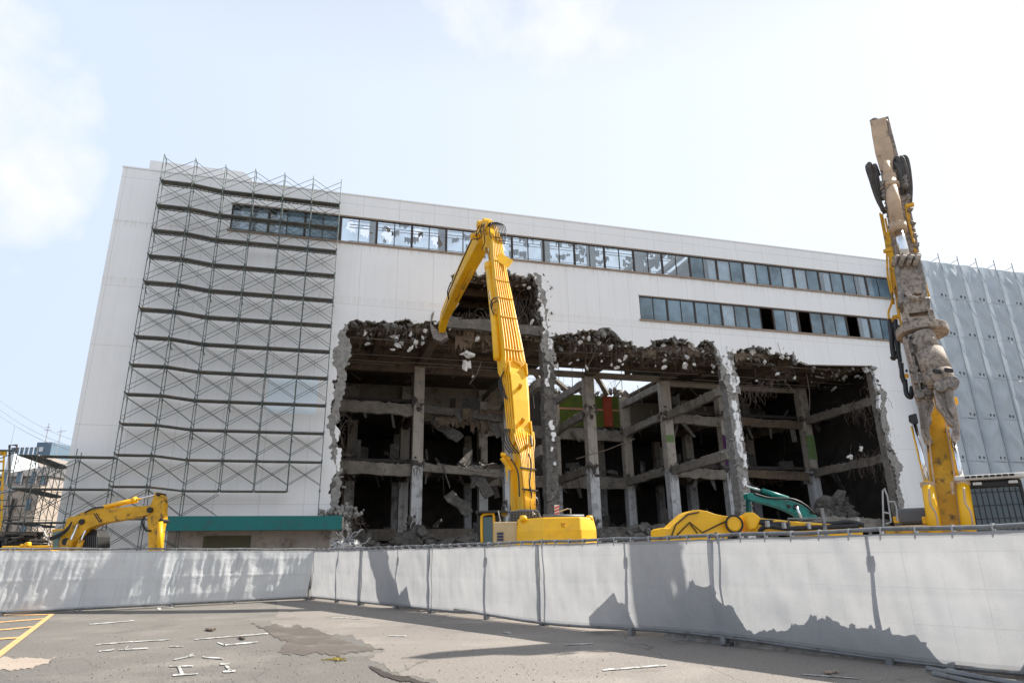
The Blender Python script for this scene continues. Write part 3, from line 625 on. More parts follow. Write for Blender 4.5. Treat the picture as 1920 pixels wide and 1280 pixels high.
wreck = MB(); rr = random.Random(61)
for j in range(26):
    s = rr.uniform(5, 17); z = 16.2 + rr.uniform(0, .5); wreck.ball(B(s, 17.9, z), rr.uniform(.15, .5), seed=j, rough=.5, sq=(1.5, .6, .8))
for (sa, za, ta, sb_, zb2, tb) in ((8.6, 17.0, 16, 10.6, 16.3, 17.6), (12.4, 17.4, 15, 14.6, 16.2, 17.5), (5.6, 17.6, 14, 8.2, 16.4, 17.2), (15.2, 16.6, 12, 17.0, 17.8, 16)):
    wreck.sweep([B(sa, ta, za), B((sa + sb_) / 2, (ta + tb) / 2, (za + zb2) / 2 + .1), B(sb_, tb, zb2)], V((0, 0, 1)), [.25, .32, .22], [.5, .4, .5])
wreck.build('broken_parapet', M['beam'], bld, kind='stuff')
crumb = MB()
for (xa, xb, y_) in ((655, 835, 612), (1040, 1180, 630), (1180, 1345, 650), (1368, 1495, 662), (845, 1010, 520), (1520, 1640, 690)):
    for j in range(int((xb - xa) * .5)):
        p = q2(rr.uniform(xa, xb), y_ + abs(rr.gauss(0, 14)), rr.uniform(-.05, .8)); crumb.ball(p, rr.choice([.03, .045, .06, .09, .13]) * rr.uniform(.6, 1.2), seed=j, rough=.55, sq=rr.choice([(1, 1, 1), (1.8, .6, .8), (.6, .7, 1.7)]))
crumb.build('crumbled_concrete', M['roughdark'], bld, kind='stuff')
clut = MB(); rr = random.Random(303)
for j in range(230):
    s = rr.uniform(-11, 33); fl = rr.choice([3.3, 8.4, 8.4, 13.0, 13.0]); t = rr.uniform(9.6, 20)
    if 2 < s < 16.5 and t < 18: t = rr.uniform(18.2, 21)
    if -5 < s < 2 and fl > 4: t = rr.uniform(12.8, 20)
    p = B(s, t, fl + rr.uniform(.05, .5)); q_ = rr.random()
    if q_ < .45: clut.ball(p, rr.uniform(.15, .5), seed=j, rough=.5, sq=(1.5, 1, .6))
    elif q_ < .7:
        d_ = V((rr.gauss(0, 1), rr.gauss(0, 1), rr.gauss(0, .6))).normalized() * rr.uniform(.8, 2.2); clut.sweep([p, p + d_], V((0, 0, 1)) if abs(d_.z) < .5 else V((1, 0, 0)), [.2, .2], [.12, .12])
    else: clut.box(p + V((0, 0, rr.uniform(0, 1.))), (rr.uniform(.5, 1.6), .06, rr.uniform(.4, 1.6)), V((cos(j), sin(j), 0)), V((-sin(j), cos(j), 0)))
for j in range(60):      # pieces of floor and duct that hang from the edges of the storeys
    s = rr.choice([rr.uniform(-11, 1.8), rr.uniform(3, 16), rr.uniform(17, 33)]); t = rr.uniform(9.0, 9.6) if s < 2 or s > 16.5 else rr.uniform(17.2, 17.9)
    z = rr.choice([12.3, 7.9]); clut.sweep([B(s, t, z), B(s + rr.gauss(0, .5), t - rr.uniform(0, .6), z - rr.uniform(.5, 1.8))], V((cos(j), sin(j), 0)), [rr.uniform(.1, .7), rr.uniform(.05, .5)], [.08, .05])
for j in range(40):
    s = rr.uniform(-11, 33); z = rr.choice([15.8, 12.4, 7.9]); t = rr.uniform(9.5, 17.5); p = B(s, t, z); clut.tube([p, p + V((rr.gauss(0, .4), rr.gauss(0, .4), -rr.uniform(.5, 2.2)))], rr.choice([.02, .03, .07]), 5)
clut.build('interior_debris', M['roughdark'], bld, kind='stuff')
big = [((-3.6, 10.2, 11.8), (-1.6, 9.3, 9.9), 1.1), ((-.8, 9.6, 8.0), (.6, 8.9, 5.6), 1.), ((-2.4, 9.8, 5.9), (-.9, 9.2, 4.4), .9), ((.2, 10, 12.4), (1.6, 9.2, 10.4), .8)]
for j, (a_, b_, w_) in enumerate(big):
    mb = MB(); a_, b_ = B(*a_), B(*b_); n_ = 6; mb.sweep([a_ + (b_ - a_) * i_ / n_ + V((0, 0, rr.gauss(0, .08))) for i_ in range(n_ + 1)], fs, [w_ * rr.uniform(.7, 1.1) for _ in range(n_ + 1)], [.16 * rr.uniform(.7, 1.4) for _ in range(n_ + 1)]); mb.build('hanging_slab_piece', M['roughdark'], bld)
# facade columns: torn remnants in the wall plane
def torn_column(px0, px1, ytop, seed, mat, w=.85, white=True, t=.47):
    rr = random.Random(seed); a = loc(px0, ytop, t); b = loc(px1, 1020, t); s = (a[0] + b[0]) / 2; z1 = a[1]
    mb = MB(); n = 60; 
    pts = [B(s, t, z1 * i / n) for i in range(n + 1)]
    mb.sweep(pts, ft, [w + rr.gauss(0, .035) for _ in pts], [w + rr.gauss(0, .05) for _ in pts])
    c = mb.build('facade_column', M[mat], bld)
    k = MB(); 
    for i in range(int(z1 * 13)):
        z = rr.uniform(0, z1); k.ball(B(s + rr.choice([-1, 1, rr.uniform(-1, 1), rr.uniform(-1, 1)]) * w * .46, t - w * .5 + rr.uniform(-.02, .08), z), rr.uniform(.06, .17), seed=i + seed, rough=.45, sq=(1.3, .6, .6))
    k.build('torn_surface', M[mat], c, kind='stuff')
    k = MB()
    if white:
        for i in range(white):
            z = rr.uniform(.5, z1); h = rr.uniform(.15, .8) if white < 18 else rr.uniform(.3, 1.6); ww = rr.uniform(.1, .28) if white < 18 else rr.uniform(.2, .38); x = s + rr.uniform(-.15, .2)
            pp = jag([V((x - ww / 2, z)), V((x + ww / 2, z + rr.uniform(-.1, .1))), V((x + ww / 2, z + h)), V((x - ww / 2, z + h))], .06, .12, i + seed, True)
            k.prism([B(p.x, t - w * .5 - .16, p.y) for p in pp], ft * .16)
        k.build('plaster_remnant', M['wall'], c, kind='stuff')
    for i in range(int(z1 * 3)): wire(rebar, B(s + rr.uniform(-.5, .5), t - w * .5, rr.uniform(0, z1)), 4, .16, .011, .5)
    return s
torn_column(1027, 1027, 516, 31, 'roughdark', .78, 12)
torn_column(1378, 1378, 652, 77, 'rough', .86, 20)
mb = MB(); s0 = 29.75
mb.sweep([B(s0 + .35, .55, z * .5) for z in range(0, 31)], ft, [.6] * 31, [.8 + rr.gauss(0, .04) for _ in range(31)]); mb.build('facade_column', M['beam'], bld)
mb = MB(); mb.sweep([B(-11.35, .55, z * .5) for z in range(0, 33)], ft, [.5] * 33, [.6 + rr.gauss(0, .05) for _ in range(33)]); mb.build('facade_column', M['roughdark'], bld)
# edge of the floor between the high opening and the big one
i += 1; beam(B(-4.6, .35, 16.2), B(2.0, .35, 16.2), .5, .75, 'roughdark', i * 50)
# hanging lath and ragged sheets under the torn edge
lath = MB(); rr = random.Random(8)
def rag(c, w_, h_, t, seed, tt=.02):
    r_ = random.Random(seed); k = 9; top = [V((c[0] - w_ / 2 + w_ * j / k, c[1] + r_.uniform(-.05, .1))) for j in range(k + 1)]
    bot = [V((c[0] + w_ / 2 - w_ * j / k, c[1] - h_ * r_.uniform(.35, 1))) for j in range(k + 1)]
    lath.prism([B(p.x, t + .25 * sin(p.x * 9) * .3, p.y) for p in top + bot], ft * tt)
for j in range(46):
    x = rr.choice([rr.uniform(655, 1000), rr.uniform(1045, 1340), rr.uniform(1370, 1490)]); y = 614 if x < 1000 else (633 if x < 1180 else 655 if x < 1230 else 648 if x < 1350 else 662)
    t = rr.uniform(.3, 1.1); c = loc(x, y, t); rag(c, rr.uniform(.7, 2.), rr.uniform(.2, .9), t, j)
for j in range(14):
    t = rr.uniform(.3, 2.5); c = loc(rr.uniform(850, 930), rr.uniform(612, 645), t); rag(c, rr.uniform(.5, 1.2), rr.uniform(.6, 1.5), t, 200 + j)
for j in range(10):
    t = rr.uniform(8.5, 10.5); rag((rr.uniform(-4, 1.5), rr.choice([12.3, 11.5, 8.])), rr.uniform(.5, 2.), rr.uniform(.5, 1.4), t, 300 + j)
lath.build('hanging_lath', M['brownbeam'], bld, kind='stuff')
deb = MB(); lath = deb
for j in range(64):
    s = rr.uniform(-11, 14); t = rr.uniform(.5, 3.5); z = 21.6 + t * .5 + rr.uniform(-.1, 1.6); rag((s, z), rr.uniform(.15, .8), rr.uniform(.15, .75), t, 400 + j, .05)
for t, z in ((1.5, 23.2), (2.3, 23.4), (3.2, 22.8), (4, 24.8)): deb.tube([B(-11, t, z), B(14.5, t, z + .1)], .03, 5)
deb.build('hanging_debris', M['roughdark'], bld, kind='stuff')
for s in (-9.6, -4.7, -.5, 3.2, 6.9, 11): 
    mb = MB(); mb.bbox(s, s + .55, 2.2, 2.7, 16.46, 24.6 + rr.uniform(-.6, 0)); mb.build('upper_column', M['beam'], bld)
# chunks dangling from the rebar
CH = [(1000, 600, 3.047, [(117, 222, 15), (210, 247, 10), (253, 228, 7), (304, 272, 10), (268, 127, 14), (375, 130, 14), (440, 155, 16), (480, 97, 14), (390, 235, 10), (386, 192, 7), (447, 255, 8), (477, 272, 12), (523, 215, 15), (492, 232, 10), (510, 253, 10), (530, 148, 9), (492, 150, 8), (740, 145, 18), (670, 160, 12), (755, 200, 8), (747, 232, 14), (748, 270, 12), (897, 150, 22), (930, 165, 20), (875, 210, 18), (865, 262, 14), (918, 252, 14), (968, 180, 12), (1025, 180, 16), (988, 145, 10), (1026, 263, 12), (1025, 297, 9), (698, 262, 7), (316, 105, 12), (285, 100, 10), (245, 100, 9), (1070, 275, 12), (133, 265, 14)]),
      (1340, 600, 3.047, [(160, 182, 12), (192, 220, 9), (220, 175, 22), (300, 195, 14), (385, 210, 16), (418, 215, 14), (285, 240, 14), (357, 308, 12), (102, 250, 14), (103, 297, 12), (457, 330, 9), (567, 272, 12), (865, 285, 20), (880, 325, 10), (238, 345, 9), (835, 738, 14), (775, 780, 18)]),
      (640, 600, 8., [(85, 135, 25), (355, 205, 28), (360, 150, 20), (390, 360, 26), (585, 30, 30), (530, 25, 20), (800, 130, 32), (800, 260, 34), (845, 240, 25), (850, 380, 34), (900, 340, 34), (765, 440, 32), (705, 155, 22), (1055, 95, 38), (1190, 85, 40), (1040, 215, 32), (1255, 160, 32), (1220, 265, 22), (1115, 330, 36), (1120, 400, 18), (1220, 350, 32), (1035, 430, 40), (20, 490, 22)]),
      (600, 380, 3.764, [(915, 880, 20), (1495, 845, 16), (1500, 915, 16), (1475, 600, 12), (1440, 580, 14), (1450, 540, 16), (1555, 690, 14), (960, 720, 16), (1040, 1070, 34), (1030, 1150, 28), (1080, 1225, 9), (1110, 960, 22), (1035, 560, 10)])]
q = 0
for x0, y0, sc_, lst in CH:
    for x, y, r_ in lst:
        q += 1; px, py = x0 + x / sc_, y0 + y / sc_; t = rr.uniform(-.1, .9) if py < 720 else 1.0; p = q2(px, py, t); mb = MB(); r0 = r_ / sc_ * .034 * 1.05
        mb.ball(p, r0 * rr.uniform(.75, 1.1), seed=q * 3, rough=.62, sub=2, sq=rr.choice([(1.2, .7, .9), (.8, .7, 1.3), (1, .9, 1), (1.4, .8, .7)])); mb.build('concrete_chunk', M['chunk'], bld)
        rebar.tube([p, p + V((rr.gauss(0, .1), rr.gauss(0, .1), rr.uniform(.4, 1.2)))], .012, 4)
# rebar tangle along the torn edges
for a, b, n, dn in ((hole[1], hole[4], 60, .2), (hole[4], hole[9], 90, .3), (hole[10], hole[15], 110, .6), (hole[16], hole[26], 130, .5), (hole[29], hole[38], 240, .6), (hole[41], hole[48], 110, .7), (hole3[0], hole3[5], 50, .3), (hole3[5], hole3[9], 60, .3)):
    for k in range(int(n * .7)):
        p = a + (b - a) * rr.random(); wire(rebar, B(p.x + rr.uniform(-.1, .3), rr.uniform(.1, 1.4), p.y - rr.uniform(-.1, dn)), rr.randint(4, 9), rr.uniform(.12, .26), rr.choice([.008, .01, .013]), .55, .55)
for k in range(60):
    wire(rebar, B(rr.uniform(28.5, 29.8), rr.uniform(.4, 3), rr.choice([12.3, 8.3]) + rr.uniform(-.2, .5)), rr.randint(4, 9), .25, .013, .8)
for k in range(46):
    wire(rebar, B(rr.uniform(-.2, 2), rr.uniform(.4, 2.5), rr.uniform(18.2, 19.8)), rr.randint(6, 10), .28, .012, .9)
for (x, y, x1, y1) in ((1447, 688, 1518, 768), (1518, 768, 1512, 700), (1550, 683, 1566, 710), (1080, 860, 1190, 822), (870, 880, 930, 887), (950, 640, 905, 660), (1100, 690, 1120, 640), (880, 720, 902, 680)):
    rebar.tube([q2(x, y, 1.), q2((x + x1) / 2 + 3, (y + y1) / 2 + 2, 1.), q2(x1, y1, 1.)], .03, 5)
rebar.build('rebar_tangle', M['rebar'], bld, kind='stuff')

# teal canopy, shop front below it
mb = MB(); mb.bbox(-19.4, -10.35, -1.95, -.01, 3.0, 3.62); cp = mb.build('canopy', M['canopy'], bld)
mb = MB(); mb.bbox(-19.45, -10.45, -2.03, -1.955, 2.93, 3.66); mb.build('fascia', M['teal'], cp)
mb = MB(); mb.bbox(-19.4, -11.0, -.12, -.004, 0, 2.98); mb.build('shopfront_wall', M['canopy'], bld)
mb = MB(); mb.bbox(-17.6, -15.2, -.17, -.122, 1.0, 2.72); mb.build('shutter', M['shutter'], bld)
rc = MB(); rr = random.Random(99)
for k in range(170): rc.ball(B(rr.gauss(-10.5, .5), rr.uniform(-1.9, -.2), 3.7 + abs(rr.gauss(0, .22))), rr.uniform(.05, .16), seed=k, rough=.45)
for k in range(70): rc.ball(B(rr.uniform(-10.45, -10.0), rr.uniform(-1.9, -.1), rr.uniform(2.7, 3.7)), rr.uniform(.06, .16), seed=k, rough=.45)
rc.build('rubble_on_canopy', M['rough'], bld, kind='stuff')
rc = MB()
for k in range(80): wire(rc, B(rr.gauss(-10.3, .4), rr.uniform(-2, -.3), rr.uniform(2.8, 4.1)), 6, .16, .012, .4, .7)
rc.build('rebar_tangle', M['rebar'], bld, kind='stuff')

# rubble heaps inside and in front
def heap(name, cs, mat, n, label, ext=None):
    mb = MB(); r_ = random.Random(n)
    for k in range(n):
        c = r_.choice(cs); u, v_ = r_.gauss(0, .5), r_.gauss(0, .5); h = c[3] * max(0, 1 - (u * u + v_ * v_) * .9) * r_.uniform(.75, 1.05)
        mb.ball(B(c[0] + u * c[2], c[1] + v_ * c[2] * .6, h), r_.choice([.12, .18, .25, .4, .55]) * r_.uniform(.7, 1.2), seed=k, rough=.45, sq=(1.2, 1, .7))
    o_ = mb.build(name, mat); tag(o_, label, 'rubble', None, 'stuff'); return o_
heap('rubble_heap', [(-9, 5, 3, 2.7), (-5.5, 6, 3, 2.9), (-2, 5, 3, 2.7), (3, 5, 3.5, 3.0), (7.5, 4, 3, 2.9), (10.5, 3.5, 3, 3.2), (13, 3, 3, 3.6), (16.5, 3, 3, 3.1), (20, 4, 3, 3.0)], M['roughdark'], 1500, 'dark grey heap of broken concrete along the foot of the opened floors')
heap('rubble_heap', [(26.5, 4.2, 1.9, 5.1), (28.3, 4.4, 1.4, 5.3)], M['roughdark'], 420, 'dark rubble heap on the low beam in the right hand opening')
mb = MB(); r_ = random.Random(44)
for k in range(26):
    p = q2(628 + r_.uniform(0, 40), 1014 + r_.uniform(-2, 10), -3.4); wire(mb, p, 7, .16, .03, -.15, .7)
for k in range(30): mb.ball(q2(634 + r_.uniform(-8, 40), 1022 + r_.uniform(-4, 8), -3.4), r_.uniform(.1, .22), seed=k, rough=.5)
mb.tube([q2(640, 1050, -3.4), q2(640, 1020, -3.4)], .25, 6)
tag(mb.build('twisted_metal_scrap', M['greylight']), 'pale twisted metal scrap sticking up behind the fence corner', 'scrap')

# ------------------------------------------------------------------ scaffold in front of the left of the facade
T0, T1 = -.42, -1.12
LV = [23.28 - 1.655 * k for k in range(13)]                 # plank levels (front, columns 2..6)
scf = empty('scaffold', B(-17, -.8, 0), 0, 'tall green grey tube scaffold with six bays of cross braces against the white wall', 'scaffold')
CS = [-22.3 + 1.76 * k for k in range(7)]
def zo(i): return .2 if i < 2 else 0.
def sframe(par, s, z0, z1, t0=T0, t1=T1, ax=None):
    P = (lambda t, z: B(s, t, z)) if ax is None else ax
    mb = MB(); r = .024
    mb.tube([P(t1, z0), P(t1, z1)], r, 6); mb.tube([P(t0, z0), P(t0, z1)], r, 6)
    mb.tube([P(t1, z1 - .04), P(t0, z1 - .04)], r, 6); mb.tube([P(t1, z0 + .25), P(t0, z0 + .25)], .015, 5)
    mb.tube([P(t1, z1 - .55), P(t1 + .28, z1 - .04)], .014, 5); mb.tube([P(t0, z1 - .55), P(t0 - .28, z1 - .04)], .014, 5)
    mb.box(P(t1, z0 + .02), (.07, .07, .1)); mb.box(P(t0, z0 + .02), (.07, .07, .1))
    return mb.build('frame', M['scaf'], par)
def sbrace(par, s0, s1, za, zb, h=1.1):
    mb = MB()
    for t in (T0 - .03, T1 + .03):
        mb.tube([B(s0, t, za), B(s1, t, zb + h)], .0165, 5); mb.tube([B(s0, t + .02, za + h), B(s1, t + .02, zb)], .0165, 5)
    return mb.build('cross_brace', M['scaf'], par)
rr = random.Random(17)
def splank(par, s0, s1, za, zb, t0=T0, t1=T1):
    mb = MB()
    for k in range(1):
        ta = t0 + (t1 - t0) * .22; tb = t0 + (t1 - t0) * .97
        mb.hexa([B(s0, ta, za - .06), B(s1, ta, zb - .06), B(s1, tb, zb - .06), B(s0, tb, za - .06), B(s0, ta, za - .01), B(s1, ta, zb - .01), B(s1, tb, zb - .01), B(s0, tb, za - .01)])
    for k in range(7):
        f = (k + .5) / 7; s = s0 + (s1 - s0) * f; z = za + (zb - za) * f - .085
        mb.hexa([B(s - .02, t0, z), B(s + .02, t0, z), B(s + .02, t1, z), B(s - .02, t1, z), B(s - .02, t0, z + .024), B(s + .02, t0, z + .024), B(s + .02, t1, z + .024), B(s - .02, t1, z + .024)])
    for t in (t0 - .045, t1 + .045): mb.tube([B(s0, t, za - .055), B(s1, t, zb - .055)], .03, 5)
    return mb.build('plank', M['plank'], par)
zb_floor = [0.] * 7
for i, s in enumerate(CS):
    top = LV[0] + 1.75 + zo(i)
    sframe(scf, s, LV[0] + zo(i), top)
    for k in range(1, 13 if i < 6 else 12):
        z = LV[k] + zo(i)
        if i >= 3 and z < 3.7: continue
        sframe(scf, s, z, LV[k - 1] + zo(i))
    lo = LV[12] if i < 3 else LV[11]
    if i < 3: sframe(scf, s, LV[12] + zo(i) - 1.65, LV[12] + zo(i)); sframe(scf, s, .05, 1.75 + zo(i))
    if i == 6: 
        mb = MB(); mb.tube([B(s, T1, 3.7), B(s, T1, LV[11])], .024, 6); mb.build('leg', M['scaf'], scf)
for i in range(6):
    za, zb = zo(i), zo(i + 1); s0, s1 = CS[i] + .03, CS[i + 1] - .03
    for k in range(12):
        if k == 11 and i > 4: continue
        splank(scf, s0, s1, LV[k] + za, LV[k] + zb)
    sbrace(scf, s0, s1, LV[0] + za + .45, LV[0] + zb + .45)
    for k in range(1, 13):
        if LV[k] < 3.6 and i >= 3: continue
        if k == 12 and i > 4: continue
        if rr.random() < .02: continue
        sbrace(scf, s0, s1, LV[k] + za + .35, LV[k] + zb + .35)
for i in range(2):
    splank(scf, CS[i] + .03, CS[i + 1] - .03, LV[12] + zo(i), LV[12] + zo(i + 1))
    sbrace(scf, CS[i] + .03, CS[i + 1] - .03, LV[12] - 1.3, LV[12] - 1.3); sbrace(scf, CS[i] + .03, CS[i + 1] - .03, .4, .4)
for (i, k) in ((0, 4), (1, 4), (2, 4), (3, 4), (5, 4), (6, 4), (1, 6), (2, 6), (0, 2), (3, 8), (5, 9), (2, 9), (1, 12), (0, 11)):
    z = LV[k] - .35 + zo(i); mb = MB(); mb.tube([B(CS[i], T0, z), B(CS[i], -.01, z - .1)], .022, 5); mb.build('wall_tie', M['scaf'], scf)
    mb = MB(); mb.tube([B(CS[i], T1, z + .02), B(CS[i] + .1, T1 - .12, z - .28)], .02, 5); mb.build('tie_lever', M['scaf'], scf)
# low scaffold that turns the corner at the left
sc2 = empty('scaffold', B(-25, 0, 0), 0, 'low three lift scaffold turning the left corner of the white building', 'scaffold')
Lz = [6.78, 5.12, 3.46, 1.8]; XC = -24.05
for a, b in ((Lz[0], None), (Lz[1], Lz[0]), (Lz[2], Lz[1]), (Lz[3], Lz[2])):
    if b: sframe(sc2, XC, a, b)
mb = MB(); mb.tube([B(XC, T1, Lz[0]), B(XC, T1, Lz[0] + .35)], .024, 6); mb.tube([B(XC, T0, Lz[0]), B(XC, T0, Lz[0] + .25)], .024, 6); mb.build('leg', M['scaf'], sc2)
sframe(sc2, XC, .1, 1.8)
for k in range(3):
    splank(sc2, XC + .03, CS[0] - .03, Lz[k], Lz[k]); splank(sc2, -25.7, XC - .03, Lz[k], Lz[k]); sbrace(sc2, XC + .03, CS[0] - .03, Lz[k + 1] + .35, Lz[k + 1] + .35)
    sbrace(sc2, -25.75, XC - .03, Lz[k + 1] + .35, Lz[k + 1] + .35)
TS = [-1.25, .6, 2.4, 4.2]
for j, t in enumerate(TS):
    for k in range(4):
        z0 = Lz[k + 1] if k < 3 else .1
        sframe(sc2, 0, z0, Lz[k], -25.75, -26.65, ax=lambda u, z, t=t: B(u, t, z))
        mb = MB()
        if j < 3 and k < 3:
            for u in (-25.78, -26.62):
                mb.tube([B(u, t, z0 + .35), B(u, TS[j + 1], z0 + 1.45)], .0125, 5); mb.tube([B(u, t, z0 + 1.45), B(u, TS[j + 1], z0 + .35)], .0125, 5)
            mb.build('cross_brace', M['scaf'], sc2)
            mb = MB(); mb.bbox(-26.6, -25.8, t + .03, TS[j + 1] - .03, Lz[k] - .09, Lz[k] - .02); mb.build('plank', M['plank'], sc2)
mb = MB(); mb.tube([B(-26.7, -1.2, 6.95), B(-31.2, -1.2, 6.95)], .05, 6); mb.tube([B(-26.7, -1.2, 5.95), B(-31.2, -1.2, 5.95)], .03, 6)
mb.tube([B(-26.7, -1.2, 6.9), B(-28.6, -1.2, 5.9)], .025, 5); mb.tube([B(-31.0, -1.2, 5.9), B(-29., -1.2, 6.95)], .025, 5); mb.tube([B(-26.7, -1.2, 4.5), B(-30.5, -1.2, 4.4)], .024, 5); mb.tube([B(-26.7, -1.2, 4.1), B(-28.2, -1.2, 3.2)], .024, 5)
mb.build('guard_rail', M['scaf'], sc2)

# ------------------------------------------------------------------ sheeted scaffold at the right
sh = empty('sheeted_scaffold', B(42, -1.3, 0), 0, 'scaffold wrapped in blue grey mesh sheets on the right end of the building', 'sheeted scaffold')
ZS = [24.15 - 3.32 * k for k in range(8)]; SX = [33.15 + 2.05 * k for k in range(10)]
def tri(x): x = x % 1; return 2 * min(x, 1 - x)
def fabric_grid(P, nu, nv, name, mat, par, w_, h_, smooth=True):
    me = bpy.data.meshes.new(name); o = bpy.data.objects.new(name, me); col.objects.link(o)
    vs, fs_ = [], []
    for j in range(nv + 1):
        for i in range(nu + 1): vs.append(P(i / nu, j / nv))
    for j in range(nv):
        for i in range(nu): a = j * (nu + 1) + i; fs_.append((a, a + 1, a + nu + 2, a + nu + 1))
    inv = Matrix.Identity(4)
    if par: o.parent = par; inv = wmat(par).inverted()
    me.from_pydata([inv @ V(v) for v in vs], [], fs_); me.materials.append(mat)
    uv = me.uv_layers.new(name='uv')
    for p in me.polygons:
        p.use_smooth = smooth
        for li in p.loop_indices:
            vi = me.loops[li].vertex_index; uv.data[li].uv = ((vi % (nu + 1)) / nu * w_, (vi // (nu + 1)) / nv * h_)
    return o
rr = random.Random(31)
for c in range(9):
    for r_ in range(7):
        z1, z0 = ZS[r_], max(ZS[r_ + 1], .1); s0, s1 = SX[c], SX[c + 1]
        ph = rr.uniform(.25, .6); amp = rr.uniform(.34, .55); cr = rr.uniform(.12, .24); o1 = rr.uniform(0, 50); up_ = rr.random() < .75
        def P(u, v, z1=z1, z0=z0, s0=s0, s1=s1, ph=ph, amp=amp, cr=cr, r_=r_, up_=up_, o1=o1):
            d = amp * (u ** .7) * (1 - u) ** 1.7 * 2.2                            # belly, tight at the edges
            dd = (1 - v) - (ph + .55 * (u - .5) * (1 if up_ else -1))
            d += cr * max(0, 1 - abs(dd) * 5) * min(1, 4 * u * (1 - u))
            d += (.07 * noise.noise(V((s0 + u * 2, v * 3 + o1, 0)) * 1.3) + .05 * noise.noise(V((u * 7 + v * 3, v * 4, o1)))) * min(1, 6 * u * (1 - u)) + .03 * tri(u * 2.2 + v * 1.5 + o1) * min(1, 4 * u * (1 - u))
            sag = -.16 * 4 * u * (1 - u) * (1 if r_ == 0 else .3) * v
            return B(s0 + (s1 - s0) * u, -1.55 - d, z0 + (z1 - z0) * v + sag)
        o = fabric_grid(P, 14, 18, 'mesh_sheet', M['sheet'], sh, 2.05, 3.3)
        mb = MB()
        for u in (.55, .8):
            p = P(u, .09); mb.box(p - ft * .02, (.17, .012, .2), fs, ft)
        mb.build('vent_pair', M['vent'], o)
    mb = MB(); mb.tube([B(SX[c], -1.5, 0), B(SX[c], -1.5, 24.9 + rr.uniform(-.1, .2))], .03, 6); mb.tube([B(SX[c], -1.5, 24.7), B(SX[c] - .35, -1.0, 24.45)], .02, 5)
    mb.build('standard', M['scaf'], sh); mb = MB(); mb.tube([B(SX[c] + .01 * (k % 2), -1.585, .1 + k * 1.2) for k in range(21)], .009, 4); mb.build('lacing', M['vent'], sh); mb = MB()
    mb.tube([B(SX[c], -.6, 0), B(SX[c], -.6, 24.6)], .024, 5); mb.build('standard', M['scaf'], sh)
for r_ in range(8):
    mb = MB(); mb.tube([B(SX[0], -1.5, ZS[r_]), B(SX[-1], -1.5, ZS[r_])], .024, 5); mb.build('ledger', M['scaf'], sh)

